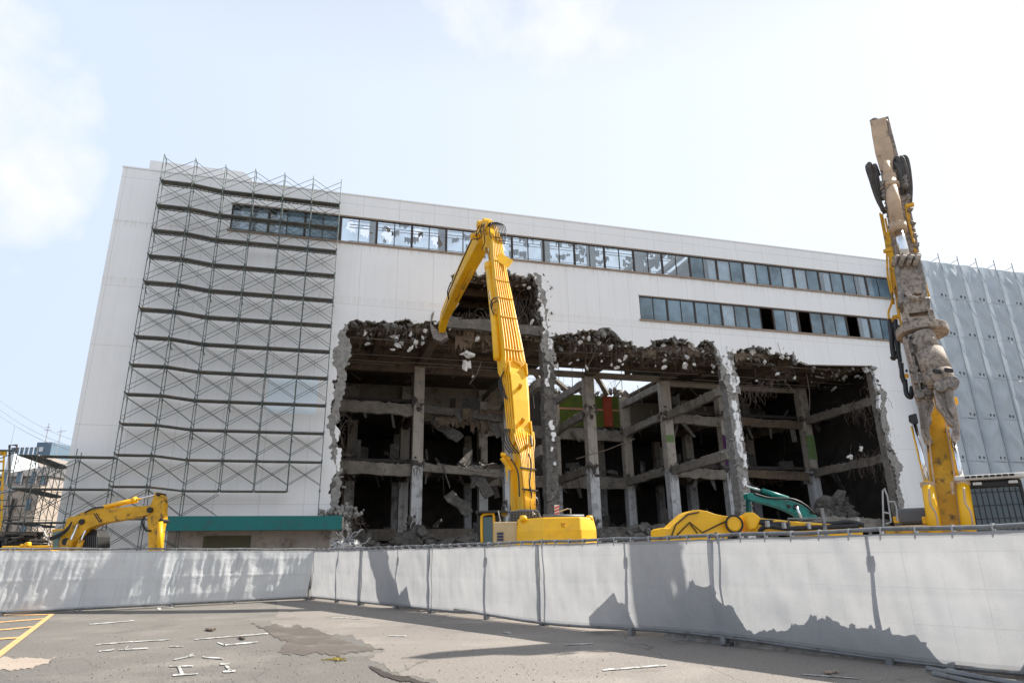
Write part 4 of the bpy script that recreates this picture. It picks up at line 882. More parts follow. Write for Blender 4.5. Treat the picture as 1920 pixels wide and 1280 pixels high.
# ------------------------------------------------------------------ fences of site sheet
CORN = gnd(583, 1124); DR = dirv(142.55); DL = dirv(-123.7); NRo = dirv(52.55); NLo = dirv(-33.7)
def fence(name, label, O, D, NO, edges, H, hb, seed, shear=.0, fab='fabric'):
    f = empty(name, O, 0, label, 'fence'); rr = random.Random(seed); Z = V((0, 0, 1)); L = edges[-1]
    def P0(u, z, n=0.): return O + D * u + Z * z + NO * n
    for e0, e1 in zip(edges[:-1], edges[1:]):
        mb = MB(); pts = [P0(e0 - .1 + (e1 - e0 + .1) * k / 8, H(e0 + (e1 - e0) * k / 8) + .012 * sin(k * 1.7 + e0)) for k in range(9)]; mb.tube(pts, .03, 8)
        mb.build('top_rail', M['pipe'], f)
        mb = MB(); pts = [P0(e0 - .1 + (e1 - e0 + .1) * k / 8, hb(e0 + (e1 - e0) * k / 8)) for k in range(9)]; mb.tube(pts, .03, 8); mb.build('bottom_rail', M['pipe'], f)
        nz = rr.uniform(0, 50); nu = int((e1 - e0) / .045)
        def P(u, v):
            x = e0 - (.12 if e0 > .2 else 0) + (e1 - e0 + .12) * u; lo, hi = hb(x) + .03, H(x) - .05
            k = (x / .45) % 1
            sc_ = .02 * abs(sin(pi * x / .45)) * (1 if v > .5 else .6)
            edge = 1 - abs(2 * v - 1) ** 3
            n = -.045 + (.05 * noise.noise(V((x * .8, v * 1.2, nz))) + .028 * noise.noise(V((x * 3.3, v * 2.5 + x * .8, nz))) * wr + .018 * noise.noise(V((x * 9, v * 2, nz))) * wr) * edge + -fold * (.022 * max(0, 1 - abs(((x - .16 * v) / .9) % 1 - .5) * 22) + .018 * max(0, 1 - abs((v * 3) % 1 - .5) * 14) + .03 * tri((x - .25 * v + .10 * noise.noise(V((x, v * 2, nz)))) / .9) + .016 * tri(v * 3 + .35 * noise.noise(V((x * 1.5, v, nz)))) + .014 * tri((x * .8 + v * 1.3) / .5 + noise.noise(V((x * 2, v * 2, nz))))) * edge
            return P0(x + shear * (v - .5) * -.4, lo + (hi - lo) * v - sc_ * .5 * (v > .95) + sc_ * .5 * (v < .05), n)
        o = fabric_grid(P, nu, 34, 'site_sheet', M[fab], f, e1 - e0 + .12, 1.6)
        x = e0 + .1
        while x < e1:
            mb = MB(); mb.box(P0(x, H(x) - .01, -.01), (.02, .085, .09), D, NO); mb.build('sheet_tie', M['greylight'], o); x += .45
    for i, e in enumerate(edges):
        mb = MB(); mb.tube([P0(e, .02, .06), P0(e, H(e) + .06, .06)], .024, 7); mb.tube([P0(e + .14, .02, .06), P0(e + .14, H(e), .06)], .02, 7); mb.tube([P0(e, hb(e), .06), P0(e - .02, .015, -.06)], .02, 6)
        mb.box(P0(e, .03, .05), (.16, .16, .05), D, NO); mb.box(P0(e, hb(e) - .05, -.02), (.09, .1, .12), D, NO); mb.build('post', M['pipe'], f)
        if i < len(edges) - 1:
            x = (e + edges[i + 1]) / 2 + .3
            mb = MB(); mb.tube([P0(x, .02, .05), P0(x, H(x) + .01, .05)], .024, 7); mb.tube([P0(x, H(x) - .35, .06), P0(x + .1, .03, 1.0)], .024, 7); mb.tube([P0(x, hb(x), .06), P0(x + .1, .03, 1.0)], .02, 6)
            mb.box(P0(x, H(x) - .35, .05), (.1, .1, .12), D, NO); mb.box(P0(x, hb(x) - .04, -.03), (.09, .1, .12), D, NO); mb.build('strut', M['pipe'], f)
    return f
wr, fold = 1.5, .3
edR = [0.0, 4.26, 8.77, 13.57, 18.27, 22.9, 27.6]
fr_ = fence('sheet_fence', 'long right fence of pale grey site sheets running from the corner towards the camera', CORN, DR, NRo, edR, lambda u: 1.79 - .003 * u, lambda u: .10 + .045 * math.sin(u * .8) * (u > 10), 5)
wr, fold = 2.4, 1.
edL = [0.02, 4.62, 9.25, 13.9]
fl_ = fence('sheet_fence', 'creased left fence of blue grey site sheets in front of the small excavator', CORN + DL * .08, DL, NLo, edL, lambda u: 1.81 + .013 * u, lambda u: .09, 6, .5, 'fabricl')
prof = [(16.6, .0), (17.2, .35), (17.6, .8), (17.9, 1.12), (18.2, 1.05), (18.6, .82), (18.9, .5), (19.4, .55), (20.2, .75), (20.8, .7), (21.3, .62), (21.8, .35), (22.3, .3), (22.7, .55), (23.0, .5), (23.6, .28), (24.2, .1), (24.8, .3), (25.6, .42), (26.6, .0)]  # added unseen mound, its profile shaped for the shadow it throws on the sheets
def pz(u):
    for (a, ha), (b2, hb_) in zip(prof[:-1], prof[1:]):
        if a <= u <= b2: f = (u - a) / (b2 - a); f = f * f * (3 - 2 * f); return (ha + (hb_ - ha) * f) * 1.3 + (.12 if 17 < u < 26 else 0)
    return 0
rb = MB(); nu_, nv_ = 150, 14
for i in range(nu_ + 1):
    u = 16.6 + 10 * i / nu_
    for j in range(nv_ + 1):
        v = -1 + 2 * j / nv_; h = pz(u) * max(0, 1 - v * v) * (1 + .12 * noise.noise(V((u * 4, v * 2, 1)))) + .03 * noise.noise(V((u * 14, v * 6, 4)))
        rb.v.append(CORN + DR * u + NRo * (.55 + v * .42) + V((0, 0, h)))
for i in range(nu_):
    for j in range(nv_): k = i * (nv_ + 1) + j; rb.f.append([k, k + 1, k + nv_ + 2, k + nv_ + 1]); rb.mi.append(0)
rr = random.Random(13)
for k in range(260):
    u = rr.uniform(16.8, 26.4); v = rr.uniform(-.8, .8); rb.ball(CORN + DR * u + NRo * (.55 + v * .42) + V((0, 0, pz(u) * (1 - v * v))), rr.uniform(.02, .07), seed=k, rough=.5)
tag(rb.build('rubble_heap', M['rough']), 'low mound of rubble added unseen behind the right fence, shaped to cast shadow through the sheets', 'rubble', None, 'stuff')
# pipes and loose sheet bundled at the foot of the right fence
pb = empty('pipe_bundle', gnd(1800, 1268), 0, 'loose pipes and folded grey sheet lying at the foot of the right fence', 'pipes')
for j, (a, b) in enumerate((((1738, 1252), (1835, 1272)), ((1750, 1262), (1925, 1300)), ((1775, 1258), (1960, 1290)))):
    mb = MB(); mb.tube([gnd(*a, .05 + .03 * j), gnd(*b, .05 + .02 * j)], .03, 7); mb.build('pipe', M['pipe'], pb)
a0 = gnd(1770, 1262, .06); a1 = gnd(1880, 1284, .06)
o = fabric_grid(lambda u, v: a0 + (a1 - a0) * u + V((.05, -.1, 0)) * (v - .5) * 3 + V((0, 0, .05 * noise.noise(V((u * 9, v * 3, 1))) + .05)), 30, 6, 'folded_sheet', M['fabric'], pb, 1, .3)

# ------------------------------------------------------------------ machines
def H2(c, h): return V((-sin(R(h)), cos(R(h)), 0)), V((cos(R(h)), sin(R(h)), 0))
def tracks(par, c, h, L=4.6, W=.65, gap=1.3, Hh=.95):
    f, s = H2(c, h)
    for sg in (-1, 1):
        mb = MB(); o_ = V((c[0], c[1], 0)) + s * sg * gap; n = 10; prof = []
        for k in range(n + 1): a = -pi / 2 + pi * k / n; prof.append((L / 2 - Hh / 2 + cos(a) * Hh / 2, Hh / 2 + sin(a) * Hh / 2))
        for k in range(n + 1): a = pi / 2 + pi * k / n; prof.append((-L / 2 + Hh / 2 + cos(a) * Hh / 2, Hh / 2 + sin(a) * Hh / 2))
        mb.prism([o_ - s * W / 2 + f * x + V((0, 0, z)) for x, z in prof], s * W)
        for k in range(16):
            x = -L / 2 + .4 + (L - .8) * k / 15; mb.box(o_ + f * x + V((0, 0, Hh + .02)), (W + .04, .12, .06), s, f); mb.box(o_ + f * x + V((0, 0, .03)), (W + .04, .12, .05), s, f)
        mb.build('track', M['track'], par, bevel=.02)
    mb = MB(); mb.box(V((c[0], c[1], .62)), (gap * 2, 1.6, .5), s, f); mb.tube([V((c[0], c[1], .8)), V((c[0], c[1], 1.15))], .75, 20); mb.build('undercarriage', M['track'], par)
def ppoly(pts, Y, x0=0, y0=0, s=1., **kw): return [at(x0 + x / s, y0 + y / s, Y) for x, y in pts]
def pprism(name, pts, Y, thick, mat, par, x0=0, y0=0, s=1., bevel=.02, axis=V((0, 1, 0))):
    mb = MB(); mb.prism(ppoly(pts, Y, x0, y0, s), axis * thick); return mb.build(name, M[mat], par, bevel=bevel)
def ptube(name, pts, r, mat, par, n=8, x0=0, y0=0, s=1., smooth=True):
    mb = MB(); mb.tube([at(x0 + p[0] / s, y0 + p[1] / s, p[2]) for p in pts], r, n); return mb.build(name, M[mat], par, smooth=smooth)
def curve(pts, n=6):
    out = []; P = [V(p) for p in pts]
    for i in range(len(P) - 1):
        a, b, c, d = P[max(i - 1, 0)], P[i], P[i + 1], P[min(i + 2, len(P) - 1)]
        for k in range(n):
            t = k / n; out.append(.5 * ((2 * b) + (c - a) * t + (2 * a - 5 * b + 4 * c - d) * t * t + (3 * b - a - 3 * c + d) * t ** 3))
    return out + [P[-1]]
def hoses(name, par, lst, r, mat, n=6):
    for pts in lst: mb = MB(); mb.tube(curve([at(*p) for p in pts]), r, n); mb.build(name, M[mat], par, smooth=True)

# ---- high reach machine in the centre
class Sweep:
    def __init__(s, pts, side, ws, hh): s.p = [at(*p) for p in pts]; s.side = V(side).normalized(); s.w = ws; s.h = hh
    def frame(s, f):
        k = len(s.p) - 1; x = min(max(f, 0), 1) * k; i = min(int(x), k - 1); u = x - i
        c = s.p[i].lerp(s.p[i + 1], u); t = (s.p[min(i + 2, k)] - s.p[i]).normalized().lerp((s.p[i + 1] - s.p[max(i - 1, 0)]).normalized(), 1 - u).normalized()
        sd_ = (s.side - t * s.side.dot(t)).normalized(); n = t.cross(sd_)
        if n.dot(EYE - c) < 0: n = -n
        return c, sd_, n, t, s.w[i] + (s.w[i + 1] - s.w[i]) * u, s.h[i] + (s.h[i + 1] - s.h[i]) * u
    def pos(s, f, a, out=.04, sidef=None):      # a in -1..1 across the face that looks at the viewer
        c, sd_, n, t, w_, h_ = s.frame(f); return c + sd_ * a * w_ / 2 + n * (h_ / 2 + out)
    def build(s, name, mat, par, bevel=.02):
        mb = MB(); mb.sweep(s.p, s.side, s.w, s.h); return mb.build(name, M[mat], par, bevel=bevel)
e1_ = empty('high_reach_excavator', (0.8, 22.2, 0), 0, 'clean yellow high reach excavator seen from behind with its arm reaching into the torn building', 'excavator')
HD = R(20); hf = V((-sin(HD), cos(HD), 0)); hs = V((cos(HD), sin(HD), 0))
tracks(e1_, (0.8, 22.6), 6, 4.8, .65, 1.35, .95)
mb = MB(); xs = [(968.8, 20.7), (1020, 19.8), (1090.5, 19.8), (1119, 20.5)]
bot = [at(x, 1010, Y) for x, Y in xs]; zb_, zm, zt_ = 1.2, 2.13, 2.50
low = [V((p.x, p.y, zb_)) for p in bot]; mid = [V((p.x, p.y, zm)) for p in bot]; top_ = [V((p.x + (.0 if 0 < i < 3 else (.04 if i == 0 else -.06)), p.y + .15, zt_)) for i, p in enumerate(bot)]
bk = V((0, 1.4, 0)); lo2 = [low[0] + bk, low[3] + bk]; mi2 = [mid[0] + bk, mid[3] + bk]; to2 = [top_[0] + bk, top_[3] + bk]
ring = lambda a, b2: a + [b2[1], b2[0]]
mb.v = ring(low, lo2) + ring(mid, mi2) + ring(top_, to2); n = 6
for L0 in (0, 6):
    for j in range(n): mb.f.append([L0 + j, L0 + (j + 1) % n, L0 + 6 + (j + 1) % n, L0 + 6 + j]); mb.mi.append(0)
mb.f += [[5, 4, 3, 2, 1, 0], [12, 13, 14, 15, 16, 17]]; mb.mi += [0, 0]
cw = mb.build('counterweight', M['yellow'], e1_, bevel=.03)
mb = MB(); p = at(1056, 981, 19.86); mb.box(p, (.13, .05, .06)); mb.tube([p + V((-.05, -.03, -.04)), p + V((-.05, -.06, -.08)), p + V((.05, -.06, -.08)), p + V((.05, -.03, -.04))], .014, 6); mb.build('lifting_eye', M['yellowold'], cw, bevel=.01)
mb = MB(); mb.box(at(948, 1004, 20.75) + V((0, .25, 0)), (.72, .5, .82)); bp = mb.build('side_panel', M['cream_paint'], e1_, bevel=.03)
for k in range(3):
    mb = MB(); mb.box(at(938, 999.5 + 6 * k, 20.72), (.19, .03, .065)); mb.build('louvre', M['louvre'], bp)
mb = MB(); mb.box(V((0.9, 22.9, 1.6)), (2.9, 3.5, .9)); mb.build('deck', M['yellow'], e1_, bevel=.04)
hp_ = ppoly([(947, 996), (958, 958), (978, 954), (1008, 955), (1019, 976), (1019, 996)], 21.5)
mb = MB(); mb.prism(hp_, V((0, 1.1, 0))); hd_ = mb.build('engine_guard', M['grey'], e1_, bevel=.03)
mb = MB()
for k in range(9):
    for j in range(5): mb.box(at(960 + k * 6, 960 + j * 5, 21.48), (.055, .03, .045))
mb.build('guard_perforation', M['grease'], hd_)
mb = MB(); mb.tube([at(1018, 968.5, 20.9), at(1095, 969, 20.9)], .08, 12); mb.build('exhaust_pipe', M['grey'], e1_, smooth=True)
for px, py in ((981, 970), (1105, 971)):
    mb = MB(); mb.tube([at(px, 977, 20.6), at(px, 970, 20.6), at(px, 966, 20.6)], [.11, .12, .08], 12); mb.build('lamp_knob', M['yellow'], e1_, smooth=True)
for L_ in (((1070, 962, 21.3), (1070, 954, 21.3), (1064, 953, 21.3), (1050, 958, 21.5)), ((932, 995, 21.2), (938, 975, 21.2), (934, 957, 21.2)), ((1000, 966, 20.9), (998, 958, 20.9), (1003, 964, 20.9))):
    mb = MB(); mb.tube([at(*p) for p in L_], .018, 6); mb.build('hand_rail', M['greylight'], e1_)
mb = MB(); mb.box(at(1044, 955.5, 21.2), (.15, .02, .31)); sg = mb.build('warning_sign', M['redwhite'], e1_)
mb = MB()
for k in range(3): p = at(1044, 950 + k * 6.0, 21.18); mb.hexa([p + V((-.073, -.006, -.055)), p + V((.073, -.006, .0)), p + V((.073, .006, .0)), p + V((-.073, .006, -.055)), p + V((-.073, -.006, -.01)), p + V((.073, -.006, .045)), p + V((.073, .006, .045)), p + V((-.073, .006, -.01))])
mb.build('red_stripe', M['signred'], sg)
c0 = at(916, 990, 21.6)
mb = MB(); mb.box(V((c0.x + .02, 22.5, 2.05)), (.75, 1.8, 1.35)); cb = mb.build('cab', M['grease'], e1_, bevel=.05)
mb = MB(); mb.box(V((c0.x + .1, 22.3, 2.77)), (1.0, 2.1, .07)); mb.build('cab_roof', M['grease'], cb, bevel=.02)
mb = MB(); mb.box(V((c0.x + .0, 21.575, 2.15)), (.42, .03, .95)); mb.build('cab_window', M['tealglass'], cb)
mb = MB(); mb.tube(curve([at(904, 1020, 21.5), at(903, 975, 21.5), at(906, 965, 21.5), at(922, 962, 21.5), at(926, 970, 21.5), at(927, 1020, 21.5)], 4), .045, 8); mb.build('cab_frame', M['yellow'], cb, smooth=True)
mb = MB(); mb.tube([at(903, 1000, 21.6), at(893, 998, 21.6), at(888, 984, 21.6)], .018, 5); mb.box(at(893, 987, 21.65), (.2, .05, .26)); mb.build('mirror', M['grease'], e1_)
# boom sections
W1 = Sweep([(986, 1000, 22.0), (986, 950, 22.2), (981, 880, 22.9), (976, 812, 23.7)], hs, [.44, .42, .46, .50], [.6, .6, .65, .7])
lower = W1.build('lower_boom', 'yellow', e1_)
W2 = Sweep([(977, 832, 23.5), (974, 806, 23.75), (971, 760, 24.2), (967, 714, 24.7), (964, 692, 24.95)], hs, [.50, .56, .62, .66, .60], [.5, .62, .7, .7, .55])
mid_ = W2.build('boom_link', 'yellow', e1_)
W3 = Sweep([(963, 712, 24.8), (958, 688, 25.1), (953, 650, 25.6), (942, 579, 26.7), (936, 540, 27.5), (931, 494, 28.6), (928, 456, 29.5), (921, 432, 30.1)], hs, [.62, .84, .78, .68, .66, .58, .50, .46], [.6, .85, .9, .85, .8, .72, .62, .5])
upper = W3.build('main_boom', 'yellow', e1_)
for W_, f_, r_, l_ in ((W1, .97, .13, 1.2), (W3, .07, .12, 1.12), (W3, .99, .12, 1.4)):
    c, sd_, n_, t_, w_, h_ = W_.frame(f_); mb = MB(); mb.tube([c - sd_ * w_ * l_ / 2 + n_ * .12, c + sd_ * w_ * l_ / 2 + n_ * .12], r_, 16); mb.build('boom_pin', M['yellowold'], e1_)
for f_ in (.28, .62): c = W2.pos(f_, -.05, -.02); n_ = W2.frame(f_)[2]; mb = MB(); mb.tube([c, c + n_ * .2, c + n_ * .28], [.075, .075, .04], 12); mb.build('hose_boss', M['yellowold'], mid_)
c = W1.pos(.8, .0, -.02); n_ = W1.frame(.8)[2]; mb = MB(); mb.tube([c, c + n_ * .22, c + n_ * .3], [.075, .075, .04], 12); mb.build('hose_boss', M['yellowold'], lower)
for W_, f0, f1 in ((W2, .75, 1.0), (W2, .0, .3)):
    for sgn in (-1, 1):
        c, sd_, n_, t_, w_, h_ = W_.frame((f0 + f1) / 2); k = (W_.frame(f1)[0] - W_.frame(f0)[0]).length / 2
        mb = MB(); q_ = c + sd_ * sgn * (w_ / 2 + .01); mb.prism([q_ - t_ * k * 1.2 + n_ * h_ * .2, q_ - t_ * k * .9 + n_ * (h_ / 2 + .12), q_ + t_ * k * .9 + n_ * (h_ / 2 + .16), q_ + t_ * k * 1.3 + n_ * h_ * .25, q_ + t_ * k * 1.1 - n_ * h_ * .4, q_ - t_ * k * 1.1 - n_ * h_ * .4], sd_ * .05 * sgn); mb.build('link_plate', M['yellow'], mid_, bevel=.01)
for k in range(7):
    a_ = (k - 3) / 3 * .88; pts = []
    for j in range(15): f = .16 + .70 * j / 14; pts.append(W3.pos(f, a_, .06))
    p0 = W3.pos(.12, a_ * 1.15, .07); p1 = W3.pos(.06, (1.35 if a_ > 0 else -1.25 if a_ < 0 else 1.2) * (1 - .06 * abs(k - 3)), .06); p2 = W3.pos(.0, 1.4 if a_ >= 0 else -1.3, -.1)
    mb = MB(); mb.tube([p2, p1, p0] + pts, .026, 8); mb.build('oil_pipe', M['yellow'], upper, smooth=True)
for f_ in (.2, .36, .44, .56, .68, .85):
    c, sd_, n_, t_, w_, h_ = W3.frame(f_); mb = MB(); mb.box(c + n_ * (h_ / 2 + .085), (w_ * .98, .05, .045), sd_, n_, t_); mb.build('pipe_clamp', M['yellowold'], upper)
mb = MB(); mb.tube([W3.pos(f, 1.15, -.1) for f in (.06, .15, .25, .4, .55)], .03, 8); mb.build('oil_pipe', M['yellow'], upper, smooth=True)
for f_ in (.0, .12): c, sd_, n_, t_, w_, h_ = W3.frame(.55 + f_ * .2); mb = MB(); mb.box(c + sd_ * (w_ / 2 + .06) - n_ * (-.1), (.1, .1, .26), sd_, n_, t_); mb.build('valve_block', M['yellowold'], upper)
for k in range(4):
    for sg_, rr_ in ((-1, .03), (1, .026)):
        pts = [W2.pos(f, sg_ * (1.12 + .13 * k * q_), -.10 - .10 * k) for f, q_ in ((1.0, .3), (.88, .8), (.75, 1), (.3, 1), (.15, .8), (.02, .5))]
        mb = MB(); mb.tube(curve(pts, 3), rr_, 7); mb.build('oil_pipe', M['yellow'], mid_, smooth=True)
for k in range(9):
    a_ = (k - 4) / 4; pts = [W1.pos(.97, a_ * 1.25 + (.25 if a_ > 0 else -.25), -.02), W1.pos(.86, a_ * 1.45, .05), W1.pos(.74, a_ * 1.0, .14), W1.pos(.6, a_ * .92, .14), W1.pos(.34, a_ * .8, .13), W1.pos(.1, a_ * .75, .12)]
    mb = MB(); mb.tube(pts, .027, 7); mb.build('oil_pipe', M['yellow'] if k % 4 else M['yellowold'], lower, smooth=True)
for f_ in (.42, .6): c, sd_, n_, t_, w_, h_ = W1.frame(f_); mb = MB(); mb.box(c + n_ * (h_ / 2 + .17), (w_ * 1.25, .04, .045), sd_, n_, t_); mb.build('pipe_clamp', M['grease'], lower)
hoses('black_hose', e1_, [[(945 - k * 2.6, 696 + k * 5, 24.6), (936 + k * 2.6, 716 + k, 24.3), (939 + k * 3.6, 732 + k * 2, 24.1), (944 + k * 3.6, 746 + k, 23.9)] for k in range(3)] + [[(947 + k * 3, 804, 23.4), (941 + k * 4.5, 822, 23.1), (948 + k * 5, 838, 22.9), (956 + k * 5.4, 849, 22.7)] for k in range(4)] +
      [[(986 + k * 3, 810, 23.5), (994 + k * 2, 820, 23.2), (997, 836, 22.9)] for k in range(2)] + [[(991, 850, 22.4), (996, 870, 22.3), (993, 905, 22.0), (997, 930, 21.9), (990, 952, 21.8)], [(958, 860, 22.7), (971, 885, 22.3), (974, 930, 21.9)]], .026, 'hose')
hoses('hose_reel', e1_, [[(1000 + 8 * cos(a) * k_, 942 + 10 * sin(a) * k_, 22.0 + .06 * j) for a in [q_ * pi / 5 for q_ in range(11)]] for j, k_ in ((0, 1), (1, .75), (2, 1.1), (3, .6))], .035, 'hose')
mb = MB(); mb.tube([at(954, 960, 22.0), at(954.5, 882, 22.8)], .045, 12); mb.build('cylinder_rod', M['greylight'], e1_, smooth=True)
Sweep([(973, 965, 22.7), (962, 900, 23.0), (955, 868, 23.2)], hs, [.36, .30, .24], [.4, .4, .4]).build('boom_support', 'yellow', e1_)
for A_ in (([at(945, 856, 23), at(957, 862, 23)], .09), ([at(939, 851, 22.8), at(948, 853, 22.8)], .07), ([at(941, 858, 22.8), at(952, 872, 22.9), at(958, 882, 22.9)], .08)):
    mb = MB(); mb.tube(A_[0], A_[1], 12); mb.build('cylinder_eye', M['yellow'], e1_)
mb = MB(); mb.tube([at(932, 672, 25.1), at(928, 611, 26.0), at(916, 500, 28.5)], [.15, .16, .16], 14); cy = mb.build('arm_cylinder', M['yellow'], e1_, smooth=True)
mb = MB(); mb.tube([at(916.5, 505, 28.4), at(915.8, 495, 28.6)], .2, 14); mb.build('gland', M['yellow'], cy, bevel=.02)
mb = MB(); mb.tube([at(916, 498, 28.5), at(912, 466, 29.4)], .085, 12); mb.build('cylinder_rod', M['chrome'], cy, smooth=True)
mb = MB(); mb.prism([at(928.9, 486.7, 28.0), at(938.3, 473.8, 28.3), at(962.9, 489, 27.9), at(952.3, 503, 27.6)], V((-.02, .04, .03))); mb.build('hose_guard_plate', M['yellow'], e1_, bevel=.005)
pprism('hinge_bracket', [(926, 558), (934, 555), (937, 575), (931, 592), (927, 585)], 26.1, .2, 'yellowold', e1_)
hoses('black_hose', e1_, [[(936, 556, 26.2), (925, 560, 26.0), (920, 572, 26.1), (926, 590, 26.0)], [(935, 563, 26.2), (924, 568, 26.0), (922, 580, 26.1)], [(917, 545, 26.6), (919, 560, 26.3), (924, 572, 26.1)]], .026, 'hose')
WA = Sweep([(917, 424, 30.2), (908, 440, 30.8), (898, 460, 31.8), (881, 492, 33.1), (863, 528, 35.0), (848, 562, 37.2), (834, 592, 39.1), (828, 619, 40.3)], hs, [.45, .62, .72, .70, .66, .58, .48, .40], [.5, .85, .98, .92, .85, .75, .6, .45])
arm = WA.build('arm', 'yellow', e1_)
for (x_, y_, Y_, r__) in ((902, 422, 30.3, .22), (912, 419, 30.1, .25), (921, 425, 30.0, .24), (890, 444, 30.6, .18)): c = at(x_, y_, Y_); mb = MB(); mb.tube([c - hs * .2, c + hs * .2], r__, 14); mb.build('arm_knuckle', M['yellow'], arm, bevel=.02)
mb = MB()
for k in range(9): mb.box(at(897 + k * 3.0, 422 + (k % 3) * 7, 29.8), (.09, .1, .16), hs, hf)
mb.build('hose_coupling', M['yellowold'], arm, bevel=.01, kind='stuff')
for sg_ in (-1, 1):
    mb = MB(); mb.prism([at(905 + sg_ * 5, 418, 30.0), at(918 + sg_ * 5, 414, 29.9), at(926 + sg_ * 3, 440, 29.6), at(922 + sg_ * 4, 462, 29.5), at(912 + sg_ * 5, 470, 30.2)], hs * .06); mb.build('head_plate', M['yellow'], arm, bevel=.01)
hoses('black_hose', e1_, [[(927 + k * 2.6, 458, 29.0), (929 + k * 2.9, 440 - k * .3, 29.1), (926 + k * 2.7, 424 - k * .2, 29.3 + .05 * k), (920 + k * 1.5, 417 + (k % 2), 29.6), (914 + k * .6, 424, 29.7)] for k in range(8)] +
      [[(908, 420, 29.5), (901, 430, 29.5), (902, 445, 29.6), (892, 448, 29.8), (886, 446, 30.2)], [(910, 417, 29.4), (907, 432, 29.3), (909, 452, 29.5), (904, 468, 30.)], [(921, 418, 29.3), (918, 435, 29.2), (923, 452, 29.2)], [(898, 424, 29.8), (893, 436, 30.), (896, 450, 30.2)], [(904, 418, 29.7), (899, 434, 29.8), (891, 442, 30)]], .023, 'hose')
hoses('arm_hose', e1_, [[(884, 450, 30.6), (866, 490, 32.3), (850, 528, 34.4), (841, 550, 36.2), (840, 565, 37), (830, 590, 38.6)], [(845, 530, 34.6), (839, 548, 36), (842, 562, 36.8)]], .035, 'hose')
mb = MB(); p0, p1 = WA.pos(.42, .3, .05), WA.pos(.56, .3, .12); mb.tube([p0, p1], [.11, .10], 10); mb.tube([p1, WA.pos(.68, .3, .0)], .045, 8); mb.build('bucket_cylinder', M['yellowold'], arm, smooth=True)
pprism('crusher', [(836, 618), (822, 622), (808, 606), (814, 583), (809, 588), (806, 612), (812, 634), (826, 640), (840, 632)], 40.4, .6, 'muddark', e1_, bevel=.03)

# ---- high reach machine at the right with hanging crusher
def bx_sweep(name, pts, ws, hh, mat, par, side, bevel=.02):
    mb = MB(); mb.sweep([at(*p) for p in pts], side, ws, hh); return mb.build(name, M[mat], par, bevel=bevel)
A2 = R(30); EX = V((cos(A2), -sin(A2), 0)); EY = V((sin(A2), cos(A2), 0)); at_world = at
def at(px, py, Y):          # points on vertical planes that face along the machine
    P = at_world(1760, 900, Y); d = ray(px, py); return EYE + d * ((P - EYE).dot(EY) / d.dot(EY))
e2_ = empty('high_reach_excavator', (9.2, 15.4, 0), 0, 'muddy high reach excavator at the right with its boom raised and crusher jaws hanging down', 'excavator')
tracks(e2_, (9.9, 16.6), -30, 5., .6, 1.3, 1.0)
mb = MB(); mb.box(V((9.9, 16.4, 1.3)), (3.0, 3.8, .6), EX, EY); mb.build('deck', M['yellowold'], e2_, bevel=.04)
X1 = EX
bm_ = bx_sweep('lower_boom', [(1786, 1030, 14.9), (1779, 975, 15.0), (1771, 909, 15.3), (1759, 820, 15.8), (1749, 765, 16.1), (1722, 640, 16.6), (1700, 560, 17.0), (1690, 500, 17.3)], [.52, .50, .54, .48, .40, .40, .40, .36], [.8, .8, .8, .75, .7, .6, .5, .4], 'yellowold', e2_, X1)
for sg_ in (-1, 1):
    mb = MB(); mb.sweep([at(1782 + sg_ * 20, 1000, 14.75), at(1779 + sg_ * 19, 965, 14.8), at(1768 + sg_ * 20, 880, 15.1), at(1757 + sg_ * 17, 800, 15.5)], X1, [.035] * 4, [.5, .5, .5, .4]); mb.build('boom_flange', M['mudyellow'], bm_)
for a, b, c_ in (((1756, 1010, 14.3), (1739, 905, 14.6), (1714, 793, 15.0)), ((1819, 1010, 14.3), (1804, 902, 14.6), (1787, 822, 15.0))):
    mb = MB(); mb.tube([at(*a), at(*b)], [.135, .125], 18); y_ = mb.build('boom_cylinder', M['yellow'], e2_, smooth=True)
    mb = MB(); mb.tube([at(b[0] + 1.5, b[1] + 8, b[2]), at(b[0] - .5, b[1] - 1.5, b[2])], .145, 18); mb.build('gland', M['mudyellow'], y_, bevel=.01)
    mb = MB(); mb.tube([at(*b), at(*c_)], .05, 14); mb.build('cylinder_rod', M['chrome'], y_, smooth=True)
    mb = MB(); mb.tube([at(b[0] - 4, b[1] + 3, b[2] + .1), at(c_[0] - 5, c_[1] + 6, c_[2] + .1)], .022, 6); mb.build('oil_pipe', M['yellow'], y_, smooth=True)
    mb = MB(); mb.tube(curve([at(b[0] + 3, b[1] + 12, 14.25), at(b[0] + 6, b[1] + 40, 14.1), at(b[0] + 16, b[1] + 58, 14.05), at(b[0] + 21, b[1] + 88, 14.1)]), .024, 6); mb.build('oil_pipe', M['mudyellow'], y_, smooth=True)
pprism('cylinder_bracket', [(1703, 778), (1718, 774), (1722, 790), (1716, 795), (1704, 788)], 14.9, .25, 'grease', e2_, axis=EY)
